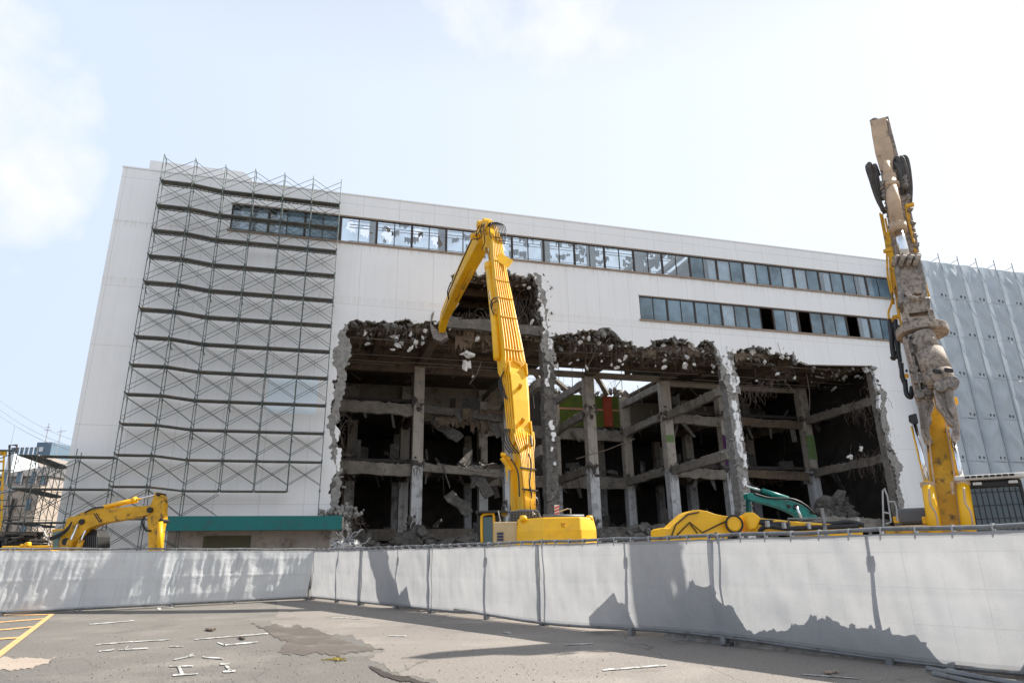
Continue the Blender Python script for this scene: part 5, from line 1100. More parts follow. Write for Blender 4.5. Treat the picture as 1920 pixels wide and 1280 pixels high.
# raised top section
up2 = bx_sweep('upper_boom', [(1651, 232, 17.6), (1657, 262, 17.5), (1668, 310, 17.4), (1680, 375, 17.3), (1694, 450, 17.1), (1704, 505, 16.9), (1712, 560, 16.8)], [.46, .48, .5, .56, .62, .6, .5], [.5, .6, .7, .8, .8, .7, .6], 'mud', e2_, X1)
tp = MB(); tp.sweep([at(1646, 225, 17.25), at(1650, 250, 17.2), at(1657, 282, 17.1), (at(1665, 318, 17.1))], X1, [.42, .43, .46, .4], [.08, .08, .08, .08]); tp.build('top_cover', M['mudyellow'], up2)
tp = MB()
for k in range(14): tp.ball(at(1634 + k * 2.0, 227 - (k % 4) + k * .15, 17.3), .06, seed=k, rough=.6)
tp.build('caked_mud', M['muddark'], up2)
mb = MB(); mb.tube([at(1661, 305, 16.7), at(1668, 335, 16.6)], [.10, .14], 14); mb.tube([at(1667, 330, 16.55), at(1684, 428, 16.2)], .17, 18); mb.tube([at(1670, 345, 16.5), at(1671, 352, 16.5)], .215, 18); mb.tube([at(1683, 420, 16.25), at(1686, 435, 16.2)], .205, 18); y_ = mb.build('arm_cylinder', M['mudyellow'], e2_, smooth=True)
mb = MB(); mb.tube([at(1685, 430, 16.2), at(1697, 480, 15.95)], .115, 16); mb.build('cylinder_rod', M['chrome'], y_, smooth=True)
for j, (pa, pb, w__) in enumerate((((1664, 440, 16.9), (1681, 545, 16.6), .12), ((1683, 500, 16.7), (1690, 575, 16.4), .1), ((1716, 470, 16.7), (1740, 560, 16.4), .07))):
    mb = MB(); mb.sweep([at(*pa), at(*pb)], EX, [w__, w__ * 1.3], [.3, .35]); mb.build('side_plate', M['yellowold'], up2, bevel=.01)
for j, (xa, ya) in enumerate(((1664, 355), (1669, 385), (1675, 410))):
    mb = MB(); p = at(xa + 6, ya, 16.4); mb.box(p, (.42, .05, .05), EX, EY); mb.build('cylinder_band', M['muddark'], y_, bevel=.01)
lk = MB()
for dx in (-24, -10, 4, 16): lk.tube([at(1699 + dx, 488, 15.75), at(1699 + dx + 8, 490, 15.75)], .17, 14)
lk.sweep([at(1700, 482, 15.95), at(1706, 520, 15.85), at(1712, 556, 15.8)], X1, [.5, .5, .4], [.3, .25, .3])
lk.build('link_bracket', M['mud'], e2_, bevel=.02)
lk = MB()
for sg_ in (-1, 1): lk.sweep([at(1700 + sg_ * 20, 488, 15.9), at(1708 + sg_ * 22, 530, 15.9), at(1714 + sg_ * 22, 580, 15.8)], X1, [.13] * 3, [.4, .36, .42])
lk.tube([at(1683, 568, 15.5), at(1744, 568, 15.5)], .15, 14); lk.build('link_arm', M['muddark'], e2_, bevel=.02)
lk = MB(); lk.prism(ppoly([(1694, 562), (1737, 562), (1741, 575), (1740, 583), (1699, 588), (1694, 576)], 15.3), EY * .5); lk.tube([at(1700, 548, 15.3), at(1706, 556, 15.25), at(1720, 560, 15.2), at(1731, 556, 15.25), at(1735, 546, 15.3)], .055, 8); lk.build('coupler', M['mud'], e2_, bevel=.02)
lk = MB(); lk.prism(ppoly([(1693, 583), (1702, 580), (1706, 594), (1738, 592), (1741, 577), (1750, 580), (1758, 612), (1730, 618), (1690, 622)], 15.2), EY * .45); lk.build('crusher_yoke', M['mud'], e2_, bevel=.03)
lk = MB(); lk.prism(ppoly([(1713, 602), (1740, 599), (1738, 606), (1716, 609)], 15.16), EY * .05); lk.build('yoke_slot', M['grease'], e2_)
lk = MB(); cc = at(1728, 620, 15.5); ax_ = V((.06, .1, 1)).normalized(); u_ = V((1, 0, -.06)).normalized()
lk.tube([cc - ax_ * .13, cc + ax_ * .07], .56, 32); lk.build('slew_ring', M['mud'], e2_, bevel=.02)
cr_ = dict(x0=1620, y0=520, s=3.765, axis=EY)
crb = pprism('crusher_body', [(272, 425), (330, 395), (395, 395), (410, 440), (440, 560), (470, 660), (495, 760), (490, 860), (440, 880), (370, 870), (340, 740), (305, 560)], 15.15, .55, 'mudlight', e2_, bevel=.02, **cr_)
pprism('body_rib', [(350, 400), (385, 398), (400, 500), (440, 700), (470, 850), (430, 860), (400, 720), (365, 520)], 15.05, .12, 'muddark', crb, bevel=.015, **cr_)
pprism('body_rib', [(290, 440), (318, 430), (345, 560), (390, 790), (400, 850), (372, 850), (340, 700), (305, 540)], 15.06, .12, 'mud', crb, bevel=.015, **cr_)
for j, (x0_, y0_, x1_, y1_, w__) in enumerate(((300, 470, 352, 640, .05), (345, 560, 400, 800, .04), (395, 410, 432, 560, .04), (330, 660, 420, 690, .04), (350, 740, 465, 735, .05), (395, 800, 485, 800, .04))):
    mb = MB(); mb.sweep([at(1620 + x0_ / 3.765, 520 + y0_ / 3.765, 15.02), at(1620 + x1_ / 3.765, 520 + y1_ / 3.765, 15.0)], EY, [.14, .14], [w__, w__]); mb.build('body_rib', M['muddark'] if j % 2 else M['mud'], crb, bevel=.008)
for j in range(14): mb = MB(); p = at(1620 + (300 + (j % 7) * 28) / 3.765, 520 + (415 + (j // 7) * 240 + (j % 7) * 6) / 3.765, 15.02); mb.tube([p, p + EY * .1], .03, 6); mb.build('bolt', M['grease'], crb)
for x_, y_, r__ in ((375, 450, .1), (355, 640, .09), (385, 700, .12), (440, 730, .1), (390, 820, .11), (455, 800, .09), (330, 520, .06)): mb = MB(); p = at(1620 + x_ / 3.765, 520 + y_ / 3.765, 14.97); mb.tube([p, p + EY * .25], r__, 16); mb.build('body_pin', M['muddark'], crb, bevel=.015)
mb = MB(); mb.tube([at(1730, 628, 15.2), at(1743, 664, 15.05)], .25, 20); mb.tube([at(1742, 660, 15.05), at(1760, 703, 14.9)], .30, 22); mb.tube([at(1757, 698, 14.9), at(1766, 722, 14.85)], [.31, .27], 20); jc = mb.build('jaw_cylinder', M['mud'], e2_, smooth=True)
mb = MB()
for x_, y_ in ((1757, 696), (1779, 694)): mb.box(at(x_, y_, 14.58), (.16, .06, .08), V((1, 0, -.2)).normalized())
mb.build('cylinder_slot', M['grease'], jc)
pprism('jaw', [(370, 860), (430, 870), (490, 860), (500, 900), (470, 960), (480, 1010), (462, 1050), (465, 1110), (488, 1160), (480, 1175), (455, 1182), (425, 1150), (405, 1090), (395, 1000), (385, 920)], 15.2, .45, 'mudlight', e2_, bevel=.02, **cr_)
pprism('jaw', [(490, 790), (530, 790), (560, 740), (600, 710), (625, 760), (640, 860), (665, 960), (680, 1050), (675, 1130), (655, 1158), (622, 1155), (618, 1120), (632, 1050), (600, 1030), (560, 960), (510, 900)], 14.8, .45, 'mudlight', e2_, bevel=.02, **cr_)
for j, L_ in enumerate((((470, 870), (440, 930), (432, 1010), (440, 1080), (462, 1140)), ((515, 800), (560, 900), (600, 985), (640, 1035), (650, 1110)), ((385, 880), (400, 960), (412, 1060)))):
    mb = MB(); mb.sweep([at(1620 + x_ / 3.765, 520 + y_ / 3.765, 15.17 if j != 1 else 14.77) for x_, y_ in L_], EY, [.05] * len(L_), [.045] * len(L_)); mb.build('cutter_edge', M['muddark'], e2_)
pprism('jaw_rib', [(560, 715), (600, 708), (620, 800), (650, 960), (630, 990), (590, 920), (565, 800)], 14.7, .14, 'muddark', e2_, bevel=.03, **cr_)
mb = MB()
for x_, y_ in ((545, 760), (622, 735)): p = at(1620 + x_ / 3.765, 520 + y_ / 3.765, 14.62); mb.tube([p, p + EY * .4], .14, 18)
mb.build('jaw_pin', M['muddark'], e2_, bevel=.02)
# hoses and pipes of the raised arm
hoses('thick_hose', e2_, [[(1660, 400, 17), (1645, 372, 16.9), (1633, 335, 16.8), (1629, 308, 16.8), (1636, 318, 17.0), (1650, 360, 17.2)], [(1656, 395, 16.9), (1640, 355, 16.8), (1627, 318, 16.7), (1627, 310, 16.9)], [(1656, 375, 17), (1646, 340, 17), (1640, 310, 17.1), (1648, 330, 17.3)],
      [(1692, 370, 17), (1694, 330, 16.8), (1684, 297, 16.8), (1678, 304, 17.0), (1684, 340, 17.2)], [(1701, 372, 17), (1702, 335, 16.8), (1692, 298, 16.8), (1684, 298, 17)], [(1706, 384, 17), (1707, 345, 16.9), (1700, 298, 16.9), (1690, 296, 17.1)], [(1697, 378, 17), (1700, 340, 17), (1696, 302, 17)], [(1690, 355, 16.7), (1686, 320, 16.7), (1680, 305, 16.9)]], .06, 'hosedusty', 8)
hoses('yellow_pipe', e2_, [[(1650, 400, 16.9), (1656, 430, 16.8), (1662, 465, 16.7), (1665, 520, 16.5), (1676, 570, 16.4)], [(1654, 402, 16.9), (1661, 440, 16.8), (1667, 470, 16.7), (1670, 520, 16.5), (1673, 560, 16.4), (1666, 585, 16.2), (1667, 598, 16)], [(1660, 410, 16.9), (1668, 450, 16.8), (1680, 520, 16.7), (1683, 580, 16.5), (1692, 612, 16.3)],
      [(1698, 385, 16.9), (1702, 410, 16.8), (1710, 440, 16.7), (1714, 455, 16.6)], [(1704, 392, 16.9), (1706, 420, 16.8), (1713, 446, 16.7)], [(1676, 530, 16.2), (1688, 600, 16.1), (1690, 612, 16)]], .03, 'yellowold', 6)
for x_, y_ in ((1664, 470), (1672, 600), (1681, 594), (1706, 385), (1690, 530), (1695, 705)): mb = MB(); mb.box(at(x_, y_, 16.2), (.2, .1, .1), EX, EY); mb.build('pipe_clamp', M['yellowold'], e2_, bevel=.02)
hoses('black_hose', e2_, [[(1671, 605, 16), (1672, 640, 15.8), (1676, 668, 15.8), (1684, 660, 15.8), (1683, 610, 15.9)], [(1667, 600, 16), (1674, 650, 15.8), (1676, 672, 15.8), (1672, 668, 15.8)], [(1690, 680, 15.7), (1692, 705, 15.6), (1698, 722, 15.6)], [(1697, 712, 15.6), (1700, 738, 15.5), (1708, 744, 15.5), (1710, 725, 15.6)], [(1679, 600, 15.9), (1682, 640, 15.8), (1690, 690, 15.8)]], .055, 'hose', 7)
mb = MB()
for k in range(70):
    f = rr.random(); x_ = 1668 + f * 50 + rr.choice([-1, 1]) * 22; mb.ball(at(x_ + 6, 330 + f * 290, 16.4), rr.uniform(.03, .085), seed=k, rough=.5)
mb.build('caked_mud', M['muddark'], e2_, kind='stuff')
# superstructure above the fence
mb = MB(); mb.box(at(1700, 991, 14.6) + EY * .5 + V((0, 0, -.06)), (.86, 1., .26), EX, EY); mb.build('side_box', M['yellowold'], e2_, bevel=.03)
mb = MB(); mb.box(at(1713, 968, 15.2), (.62, .6, .36), EX, EY); mb.build('fuel_tank', M['grey'], e2_, bevel=.07)
for L_ in (((1657, 1000), (1655, 920), (1658, 915), (1664, 930), (1671, 978), (1661, 982)), ((1665, 940), (1677, 940), (1681, 950), (1683, 976)), ((1657, 960), (1668, 962))):
    mb = MB(); mb.tube([at(*p, 14.6) for p in L_], .02, 6); mb.build('hand_rail', M['greylight'], e2_)
for (x_, y_, Y_, d_) in ((1680, 974, 14.7, (.11, .14, .14)), (1736, 975, 14.7, (.14, .14, .16)), (1791, 752, 16.2, (.1, .2, .17))):
    mb = MB(); mb.box(at(x_, y_, Y_), d_, EX, EY); mb.build('work_lamp', M['yellow'], e2_, bevel=.02)
# cab with guard
CC = at(1878, 1010, 14.6); CC.z = 0
def cbx(x, y, z, d, name, mat, par, bevel=0): mb = MB(); mb.box(CC + EX * x + EY * y + V((0, 0, z)), d, EX, EY); return mb.build(name, M[mat], par, bevel=bevel)
ZR = at(1870, 897, 14.6).z
cab2 = cbx(0, .95, (ZR + 1.0) / 2, (1.16, 1.7, ZR - 1.0), 'cab', 'muddark', e2_, .05)
cbx(.02, .8, ZR + .04, (1.22, 1.95, .1), 'cab_roof', 'pale', cab2, .03)
cbx(.04, .08, (ZR + 1.2) / 2 - .08, (.94, .03, ZR - 1.4), 'cab_window', 'cabglass', cab2)
for k in range(8): cbx(-.36 + k * .11, -.19, ZR + .055, (.08, .03, .045), 'roof_vent', 'grease', cab2)
for k in range(9): cbx(-.36 + k * .1, .035, (ZR + 1.2) / 2 - .08, (.014, .02, ZR - 1.42), 'guard_bar', 'grease', cab2)
for k in range(4): cbx(.04, .03, 1.75 + k * .27, (.92, .014, .014), 'guard_bar', 'grease', cab2)
for x in (-.46, .54): cbx(x, .03, (ZR + 1.2) / 2 - .05, (.06, .06, ZR - 1.25), 'cab_frame', 'grease', cab2, .02)
cbx(.04, .03, ZR - .1, (1.05, .08, .12), 'cab_frame', 'grease', cab2, .02)
for x in (-.2, .42): cbx(x, -.03, ZR - .08, (.16, .06, .06), 'headlight', 'redwhite', cab2, .01)
mb = MB(); q_ = CC + EX * -.58 + EY * .0; mb.tube([q_ + V((0, 0, ZR - .02)), q_ - EX * .07 - EY * .12 + V((0, 0, ZR - .03)), q_ - EX * .09 - EY * .12 + V((0, 0, ZR - .28))], .03, 6); mb.build('mirror', M['mudyellow'], cab2)
at = at_world

# ---- small yellow excavator behind the left fence
s7 = dict(x0=0, y0=820, s=5.647)
e3_ = empty('excavator', (-17.6, 27.6, 0), 0, 'small worn yellow excavator with its arm hanging down behind the left fence', 'excavator')
tracks(e3_, (-18.2, 27.9), -70, 3.8, .5, 1.05, .8)
mb = MB(); mb.box(V((-18.2, 27.9, 1.3)), (2.6, 2.4, .6)); mb.build('deck', M['yellowold'], e3_, bevel=.05)
bo = pprism('boom', [(600, 1190), (640, 1070), (690, 930), (705, 860), (740, 840), (790, 832), (860, 795), (950, 765), (1050, 748), (1150, 745), (1350, 732), (1560, 720), (1600, 760), (1585, 810), (1540, 820), (1400, 850), (1250, 875), (1100, 900), (1000, 930), (930, 965), (880, 1010), (800, 1100), (740, 1200)], 27.0, .48, 'yellowold', e3_, **s7)
mb = MB()
for a in ((985, 800), (1010, 798)): mb.prism(ppoly([a, (a[0] + 12, a[1]), (a[0] + 75, a[1] + 95), (a[0] + 63, a[1] + 97)], 26.985, **s7), V((0, .014, 0)))
mb.build('boom_stripe', M['grease'], bo)
pprism('arm', [(1640, 580), (1670, 575), (1725, 625), (1735, 700), (1728, 760), (1730, 860), (1705, 960), (1690, 1100), (1680, 1200), (1568, 1200), (1566, 950), (1556, 860), (1556, 750), (1600, 690)], 27.05, .36, 'yellowold', e3_, **s7)
for x_, y_, r__ in ((860, 890, .11), (1580, 765, .11), (1700, 880, .08), (690, 1100, .14), (1670, 600, .07)): mb = MB(); p = at(x_ / 5.647, 820 + y_ / 5.647, 26.94); mb.tube([p, p + V((0, .55, 0))], r__, 16); mb.build('pin', M['grease'], e3_)
mb = MB(); mb.tube([at(*[1100 / 5.647, 820 + 738 / 5.647, 27.25]), at(1430 / 5.647, 820 + 662 / 5.647, 27.25)], .10, 12); mb.tube([at(1405 / 5.647, 820 + 665 / 5.647, 27.25), at(1445 / 5.647, 820 + 655 / 5.647, 27.25)], .13, 12); y_ = mb.build('arm_cylinder', M['yellow'], e3_, smooth=True)
ptube('cylinder_rod', [(1440, 657, 27.25), (1650, 605, 27.25)], .045, 'chrome', y_, 8, **s7)
mb = MB(); mb.tube([at(1697 / 5.647, 820 + 890 / 5.647, 26.95), at(1688 / 5.647, 820 + 1210 / 5.647, 26.95)], .10, 12); mb.build('bucket_cylinder', M['yellow'], e3_, smooth=True)
mb = MB(); mb.tube([at(700 / 5.647, 820 + 1230 / 5.647, 26.8), at(755 / 5.647, 820 + 1080 / 5.647, 26.8)], .12, 10); mb.tube([at(820 / 5.647, 820 + 1220 / 5.647, 26.8), at(860 / 5.647, 820 + 1085 / 5.647, 26.9)], .11, 10); mb.build('boom_cylinder', M['yellowold'], e3_)
mb = MB(); mb.tube([at(755 / 5.647, 820 + 1080 / 5.647, 26.8), at(820 / 5.647, 820 + 920 / 5.647, 26.9)], .045, 8); mb.tube([at(860 / 5.647, 820 + 1085 / 5.647, 26.9), at(905 / 5.647, 820 + 985 / 5.647, 26.95)], .04, 8); mb.build('cylinder_rod', M['chrome'], e3_)
hoses('black_hose', e3_, [[(525 / 5.647 + k, 820 + (1060 + k * 12) / 5.647, 26.9), (640 / 5.647, 820 + (1010 + k * 15) / 5.647, 26.8), (720 / 5.647, 820 + (950 + 10 * k) / 5.647, 26.8), (760 / 5.647, 820 + 890 / 5.647, 26.85)] for k in range(3)] + [[(900 / 5.647, 820 + 790 / 5.647, 26.9), (1000 / 5.647, 820 + 745 / 5.647, 26.9), (1100 / 5.647, 820 + 735 / 5.647, 27)], [(1530 / 5.647, 820 + 830 / 5.647, 27), (1505 / 5.647, 820 + 900 / 5.647, 27), (1540 / 5.647, 820 + 975 / 5.647, 27), (1600 / 5.647, 820 + 985 / 5.647, 27)]], .035, 'hose')
mb = MB(); mb.prism(ppoly([(548, 1190), (548, 970), (690, 962), (700, 1000), (640, 1190)], 27.2, **s7), V((0, .95, 0))); cb3 = mb.build('cab', M['yellowold'], e3_, bevel=.03)
mb = MB(); mb.prism(ppoly([(560, 1185), (560, 1000), (640, 985), (668, 1020), (625, 1185)], 27.16, **s7), V((0, .03, 0))); mb.build('cab_window', pm('pale_green_glass', (.16, .24, .2), .15), cb3)
mb = MB(); mb.prism(ppoly([(745, 1190), (745, 1080), (870, 1060), (870, 1190)], 27.5, **s7), V((0, .6, 0))); mb.build('cab_side', pm('pale_green_panel', (.16, .24, .2), .3), cb3)
gl = pprism('radiator_grille', [(880, 1190), (885, 1040), (930, 985), (970, 965), (1015, 985), (1040, 1050), (1042, 1190)], 27.3, .8, 'grease', e3_, **s7)
mb = MB()
for k in range(7): mb.prism(ppoly([(893 + k * 21, 1190), (893 + k * 21, 1035 - 0 * k), (899 + k * 21, 1035), (899 + k * 21, 1190)], 27.27, **s7), V((0, .02, 0)))
mb.build('grille_bar', M['grey'], gl)
mb = MB(); mb.tube([at(350 / 5.647, 820 + 950 / 5.647, 27.3), at(430 / 5.647, 820 + 945 / 5.647, 27.3), at(470 / 5.647, 820 + 1000 / 5.647, 27.3), at(540 / 5.647, 820 + 1150 / 5.647, 27.3)], .025, 6); mb.build('hand_rail', M['greylight'], e3_)
mb = MB(); mb.box(at(43, 1028, 28.) + V((0, .8, -.02)), (2.1, 1.2, .28)); mb.tube([at(52.5, 1024, 27.8), at(52.5, 1016, 27.8)], .12, 10); mb.tube([at(41, 1024, 27.8), at(42, 1020, 27.8)], .09, 8); mb.build('hood', M['yellow'], e3_, bevel=.05)

# ---- yellow boom lying behind the right fence
e4_ = empty('excavator_boom', at(1420, 1000, 17).xy.to_3d(), 0, 'bright yellow excavator boom section lying low behind the right fence between the two tall machines', 'excavator boom')
s6 = dict(x0=1180, y0=880, s=4.364)
b4 = pprism('boom_section', [(245, 640), (235, 492), (262, 474), (322, 482), (338, 472), (400, 415), (470, 352), (520, 332), (570, 328), (640, 340), (700, 362), (780, 378), (860, 380), (905, 392), (925, 430), (918, 480), (890, 515), (820, 530), (760, 640)], 14.2, .8, 'yellow', e4_, bevel=.03, **s6)
mb = MB(); P6 = lambda x, y, Y: at(1180 + x / 4.364, 880 + y / 4.364, Y)
mb.tube([P6(390, 535, 14.17), P6(495, 430, 14.17), P6(600, 515, 14.17), P6(750, 440, 14.17), P6(830, 405, 14.17)], .014, 6); mb.tube([P6(345, 545, 14.17), P6(380, 450, 14.17), P6(480, 365, 14.17), P6(570, 348, 14.17)], .014, 6); mb.tube([P6(500, 445, 14.17), P6(560, 520, 14.17)], .012, 6)
mb.build('weld_line', M['grease'], b4)
mb = MB(); p = P6(858, 445, 14.05); mb.tube([p, p + V((0, 1.2, 0))], .14, 24); mb.build('boom_pin', M['yellow'], b4, bevel=.02)
mb = MB(); mb.tube([p + V((cos(a) * .17, -.005, sin(a) * .17)) for a in [q_ * pi / 12 for q_ in range(25)]], .022, 6, cap=False); mb.build('pin_seal', M['grease'], b4)
mb = MB(); mb.sweep([P6(925, 455, 14.55), P6(1000, 450, 14.55), P6(1040, 458, 14.45), P6(1300, 480, 14.25), P6(1620, 500, 14.05), P6(1880, 515, 13.95)], V((0, 1, 0)), [.5, .5, .5, .5, .5, .5], [.3, .34, .29, .27, .25, .22]); a4 = mb.build('arm_section', M['yellow'], e4_, bevel=.03)
mb = MB(); mb.sweep([P6(930, 432, 14.4), P6(955, 425, 14.4), P6(1010, 430, 14.35), P6(1060, 452, 14.3)], V((0, 1, 0)), [.36, .42, .42, .34], [.26, .36, .36, .24]); mb.build('knuckle', M['yellow'], e4_, bevel=.05)
mb = MB()
for k in range(7): mb.ball(P6(950 + (k * 37) % 90, 420 + (k * 23) % 60, 16.32), .06, seed=k, rough=.15)
mb.build('grease_fitting', M['yellow'], e4_)
hoses('black_hose', e4_, [[(1415, 975.5, 14.25), (1438, 982, 14.15), (1470, 982, 14.05), (1520, 982, 14.05), (1560, 981, 13.85), (1592, 978, 13.75), (1620, 984, 13.65)], [(1424, 996, 14.15), (1438, 986, 14.05), (1475, 990, 13.95), (1540, 988, 13.85), (1610, 985, 13.65)], [(1415, 976, 14.25), (1450, 977, 14.15), (1500, 983, 14.05)]], .05, 'hose')
for x_, y_ in ((1130, 443), (1265, 455), (1465, 460), (1775, 445), (1865, 425)): mb = MB(); mb.box(P6(x_, y_, 13.85), (.05, .12, .12)); mb.build('hose_clamp', M['greylight'], e4_)
mb = MB(); mb.box(V((5.0, 14.6, .6)), (.5, .6, 1.2)); mb.box(V((8.0, 14.3, .5)), (.4, .6, 1.0)); mb.box(V((6.4, 14.5, .65)), (.4, .6, 1.3)); mb.build('support_block', M['track'], e4_, bevel=.03)

# ---- teal excavator inside
e5_ = empty('excavator', (17.2, 35.2, 0), 0, 'teal excavator with a long lowered boom working in front of the torn columns', 'excavator')
tracks(e5_, (17.8, 36.0), 80, 4.2, .6, 1.2, .9)
mb = MB(); mb.box(V((18.0, 36.0, 1.25)), (3.0, 2.4, .6)); mb.build('deck', M['tealp'], e5_, bevel=.05)
mb = MB(); mb.box(V((18.6, 36.4, 1.3)), (1.2, 1.1, .9)); mb.build('cab', M['tealdark'], e5_, bevel=.05)
pprism('boom', [(960, 200), (985, 188), (1020, 195), (1080, 210), (1150, 232), (1240, 243), (1310, 250), (1370, 268), (1420, 292), (1470, 330), (1505, 365), (1545, 388), (1545, 408), (1420, 412), (1400, 395), (1370, 372), (1300, 335), (1220, 305), (1120, 278), (1040, 258), (990, 250), (970, 235)], 34.0, .6, 'tealp', e5_, **s6)
pprism('arm', [(962, 195), (990, 190), (995, 240), (1002, 395), (978, 395), (975, 240)], 34.1, .45, 'tealdark', e5_, **s6)
mb = MB(); mb.tube([P6(1088, 172, 34.3), P6(1300, 240, 34.3)], .13, 12); y_ = mb.build('arm_cylinder', M['tealp'], e5_, smooth=True)
ptube('cylinder_rod', [(955, 133, 34.3), (1092, 174, 34.3)], .06, 'chrome', y_, 8, **s6)
ptube('cylinder_rod', [(1368, 305, 33.8), (1416, 412, 33.8)], .07, 'chrome', e5_, 8, **s6)
mb = MB()
for x_, y_, r__ in ((1368, 306, .14), (1310, 300, .09), (1500, 345, .1)): p = P6(x_, y_, 33.92); mb.tube([p, p + V((0, .7, 0))], r__, 14)
mb.build('pin', M['grease'], e5_)
hoses('black_hose', e5_, [[(1180 + 1020 / 4.364, 880 + 196 / 4.364, 34), (1180 + 1150 / 4.364, 880 + 232 / 4.364, 33.9), (1180 + 1330 / 4.364, 880 + 240 / 4.364, 33.9), (1180 + 1440 / 4.364, 880 + 290 / 4.364, 33.9), (1180 + 1510 / 4.364, 880 + 355 / 4.364, 33.9)]], .05, 'hose')
mb = MB(); mb.tube([P6(1300, 402, 14.0), P6(1582, 402, 13.2)], .022, 6); mb.box(P6(1596, 450, 13.1), (.055, .055, .62)); mb.box(P6(1590, 404, 13.1), (.1, .05, .05)); mb.tube([P6(1300, 402, 14.0), V((P6(1300, 402, 14).x, 14, 0))], .02, 6); mb.tube([P6(1596, 480, 13.1), V((P6(1596, 480, 13.1).x, 13.1, 0))], .025, 6)
tag(mb.build('steel_bracket', M['pipe']), 'bent square steel bracket standing just above the right fence rail', 'bracket')

# ---- yellow ladder mast at the left edge
ld = empty('ladder_mast', at(4, 1000, 40).xy.to_3d(), 0, 'yellow ladder mast cut by the left edge of the picture', 'ladder mast')
for x_ in (-13, 5):
    mb = MB(); mb.tube([at(x_ - 4, 1040, 40), at(x_, 900, 40), at(x_ + 3, 847, 40)], .06, 6); mb.build('rail', M['yellow'], ld)
for k in range(11):
    mb = MB(); y_ = 848 + k * 17; mb.box(at(-4 - k * .6, y_, 40), (.55, .1, .12)); mb.build('rung', M['yellow'], ld)
mb = MB(); mb.box(at(0, 849, 40), (.5, .5, .22)); mb.build('platform', M['yellowold'], ld)

# ------------------------------------------------------------------ town behind at the left
def town_block(name, label, x0, x1, ytop, Y, depth, mat, rows, cols, wm_, cat='building', wy=(0, 0), ws=(.5, .5), roof=None, group=None):
    a, b = at(x0, ytop, Y), at(x1, ytop, Y); H_ = a.z; e = empty(name, ((a.x + b.x) / 2, Y, 0), 0, label, cat, group)
    mb = MB(); mb.box(V(((a.x + b.x) / 2, Y + depth / 2, H_ / 2)), (b.x - a.x, depth, H_)); mb.build('wall', mat, e)
    W_ = b.x - a.x
    for r_ in range(rows):
        z = wy[0] + r_ * wy[1]
        mb = MB(); mb.box(V(((a.x + b.x) / 2, Y - .06, z - 1.15)), (W_ + .1, .3, .12)); mb.build('floor_band', M['tband'], e)
        for c in range(cols):
            x = a.x + W_ * (c + .5) / cols
            mb = MB(); mb.box(V((x, Y - .02, z)), (W_ / cols * ws[0], .12, ws[1])); f = mb.build('window', M['tframe'], e)
            mb = MB()
            for sg_ in (-1, 1): mb.box(V((x + sg_ * W_ / cols * ws[0] * .24, Y - .09, z)), (W_ / cols * ws[0] * .42, .03, ws[1] * .8))
            mb.build('pane', M['glassd'], f)
    return e, a, b, H_
M['tband'] = pm('pale_band', (.55, .48, .42), .8); M['tframe'] = pm('town_window_frame', (.2, .18, .17), .6)
M['tbeige'] = pm('beige_render', (.42, .35, .29), .9, var=.15, scale=.3, dirt=(.3, .25, .2), dscale=.4); M['tgrey'] = pm('warm_grey_render', (.36, .32, .29), .9, var=.15, scale=.3)
M['tblue'] = pm('blue_grey_cladding', (.115, .175, .235), .7, var=.12, scale=.2); M['troof'] = pm('grey_roof', (.12, .11, .105), .8, var=.2)
e, a, b, H_ = town_block('apartment_building', 'beige apartment block with rows of small windows behind the low scaffold', -90, 74, 912, 70, 14, M['tbeige'], 4, 6, None, wy=(1.8, 2.75), ws=(.34, 1.3))
town_block('apartment_building', 'grey brown upper block with pitched roof above the beige apartments', -10, 92, 893, 84, 12, M['tgrey'], 1, 5, None, wy=(11.3, 3), ws=(.4, 1.6))
mb = MB(); za = at(50, 893, 84).z; xa, xb = at(-10, 893, 84).x - .6, at(96, 893, 84).x
mb.add([V((xa, 83.4, za)), V((xb, 83.4, za)), V((xb, 96.5, za)), V((xa, 96.5, za)), V((xa + 3.5, 90, za + 2.2)), V((xb - 3.5, 90, za + 2.2))], [(0, 1, 5, 4), (2, 3, 4, 5), (1, 2, 5), (3, 0, 4), (3, 2, 1, 0)])
mb.build('roof', M['troof'], bpy.data.objects['apartment_building.001'])
town_block('office_building', 'far pale block with a long strip of windows and a blue base', 18, 70, 853, 120, 12, M['tgrey'], 3, 6, None, wy=(14.5, 3.2), ws=(.7, 1.5))
mb = MB(); p0, p1 = at(24, 875, 119.5), at(72, 886, 119.5); mb.box(V(((p0.x + p1.x) / 2, 119.6, (p0.z + p1.z) / 2)), (p1.x - p0.x, .6, p0.z - p1.z)); mb.build('blue_cladding', M['tblue'], bpy.data.objects['office_building'])
town_block('tower_block', 'tall white narrow block at the far left', 17, 27, 850, 110, 6, M['curtain'], 0, 0, None)
e, a, b, H_ = town_block('tower_block', 'blue grey tower with antennas rising behind the scaffold corner', 70, 98, 829, 130, 10, M['tblue'], 0, 0, None)
mb = MB(); c_ = (a + b) / 2; mb.tube([V((c_.x - .6, 131, H_)), V((c_.x - .6, 131, H_ + 4))], .09, 5); mb.tube([V((c_.x - 1.3, 131, H_ + 2.6)), V((c_.x + .1, 131, H_ + 2.6))], .06, 5); mb.tube([V((c_.x - 1, 131, H_ + 3.2)), V((c_.x - .2, 131, H_ + 3.2))], .06, 5); mb.tube([V((c_.x + 2.2, 131, H_)), V((c_.x + 2.2, 131, H_ + 2.6))], .06, 5); mb.tube([V((c_.x + 1.4, 131, H_ + 2.2)), V((c_.x + 3.2, 131, H_ + 2.4))], .05, 5); mb.build('antenna', M['greylight'], e)
mb = MB(); p = at(75, 842, 129.9)
for k in range(3): mb.box(V((p.x + .2, 129.92, p.z - k * 1.5)), (.75, .1, .9))
tf = mb.build('tower_window', M['curtain'], e, kind='stuff')
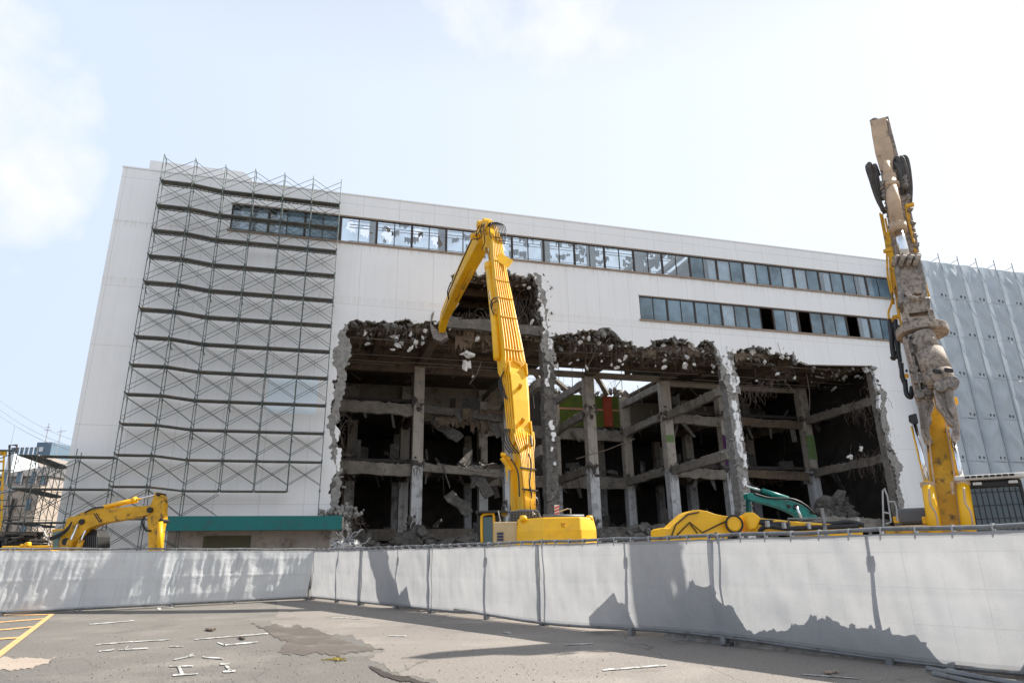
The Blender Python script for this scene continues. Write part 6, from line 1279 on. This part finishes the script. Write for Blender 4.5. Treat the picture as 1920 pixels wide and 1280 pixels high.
mb = MB(); mb.box(V((at(75, 855, 70).x, 78, 4)), (.5, .5, 8)); mb.build('stair_post', M['tgrey'], e)
pole = empty('utility_pole', at(27, 1000, 50).xy.to_3d(), 0, 'thin dark utility pole standing in front of the beige apartments', 'utility pole')
p = at(27, 935, 50); q_ = p.copy(); q_.z = 0; mb = MB(); mb.tube([q_, p], [.19, .14], 8); mb.build('shaft', M['track'], pole)
mb = MB(); mb.tube([p + V((-.9, 0, -.5)), p + V((.9, 0, -.5))], .05, 6); mb.tube([p + V((-.7, 0, -1.5)), p + V((.7, 0, -1.5))], .05, 6); mb.build('cross_arm', M['track'], pole)
lamp = empty('street_lamp', at(-30, 1000, 34).xy.to_3d(), 0, 'street lamp head on a curved arm entering from the left edge', 'street lamp')
mb = MB(); b0 = at(-30, 1000, 34); b0.z = 0; mb.tube(curve([b0, at(-30, 940, 34), at(-12, 927, 34), at(16, 920, 34)], 5), .05, 8); mb.build('arm', M['greylight'], lamp)
mb = MB(); mb.tube([at(14, 921, 34), at(20, 918.5, 34), at(29, 917, 34), at(36, 918, 34)], [.06, .15, .14, .03], 12); mb.build('lamp_head', M['greylight'], lamp, smooth=True)
fr2 = empty('roof_gantry', at(25, 850, 66).xy.to_3d(), 0, 'small dark square gantry with a hook above the apartment roofs', 'gantry')
mb = MB(); mb.tube([at(18, 1000, 66), at(18, 834, 66), at(31.5, 834, 66), at(31, 843, 66)], .11, 6); mb.tube([at(30.5, 840, 66), at(29, 845, 66)], .2, 6); mb.build('gantry_frame', M['track'], fr2)
for k, (a, b, lb) in enumerate((((-40, 716), (150, 828), 'uppermost'), ((-40, 735), (150, 841), 'middle'), ((-40, 748), (150, 848), 'lowest'))):
    p, q_ = at(*a, 95), at(*b, 100); mb = MB(); mb.tube([p + (q_ - p) * f + V((0, 0, -1.1 * 4 * f * (1 - f))) for f in [i_ / 14 for i_ in range(15)]], .035, 4)
    mb.tube([q_, V((q_.x, q_.y, 0))], .15, 5)
    tag(mb.build('overhead_cable', M['greylight']), f'{lb} of the three cables crossing the sky at the left edge', 'cable', 'overhead cables at the left edge')
for (x_, h1, h0, Y_) in ((28, 798, 850, 140), (115, 800, 850, 128)):
    mb = MB(); p = at(x_, h1, Y_); mb.tube([V((p.x, Y_, 0)), V((p.x, Y_, p.z))], [.12, .04], 5)
    tag(mb.build('antenna_mast', M['greylight']), 'hair thin antenna mast left of the blue grey tower' if x_ < 50 else 'thin antenna mast right of the blue grey tower', 'antenna')
# dark clutter between the fence and the apartments
cl = MB(); rr = random.Random(77)
for k in range(70):
    x_ = rr.uniform(-10, 66); y_ = rr.uniform(1000, 1026); p = at(x_, y_, rr.uniform(30, 33)); cl.box(p, (rr.uniform(.2, 1.6), rr.uniform(.1, .6), rr.uniform(.05, .22)), V((cos(k), sin(k), 0)), V((-sin(k), cos(k), 0)))
for k in range(6): p = at(k * 11 - 5, 1030, 31.5); cl.box(V((p.x, 32, p.z / 2)), (.7, .8, p.z))
tag(cl.build('stacked_material', M['track']), 'dark stacked building material behind the left fence by the excavator', 'building material', None, 'stuff')
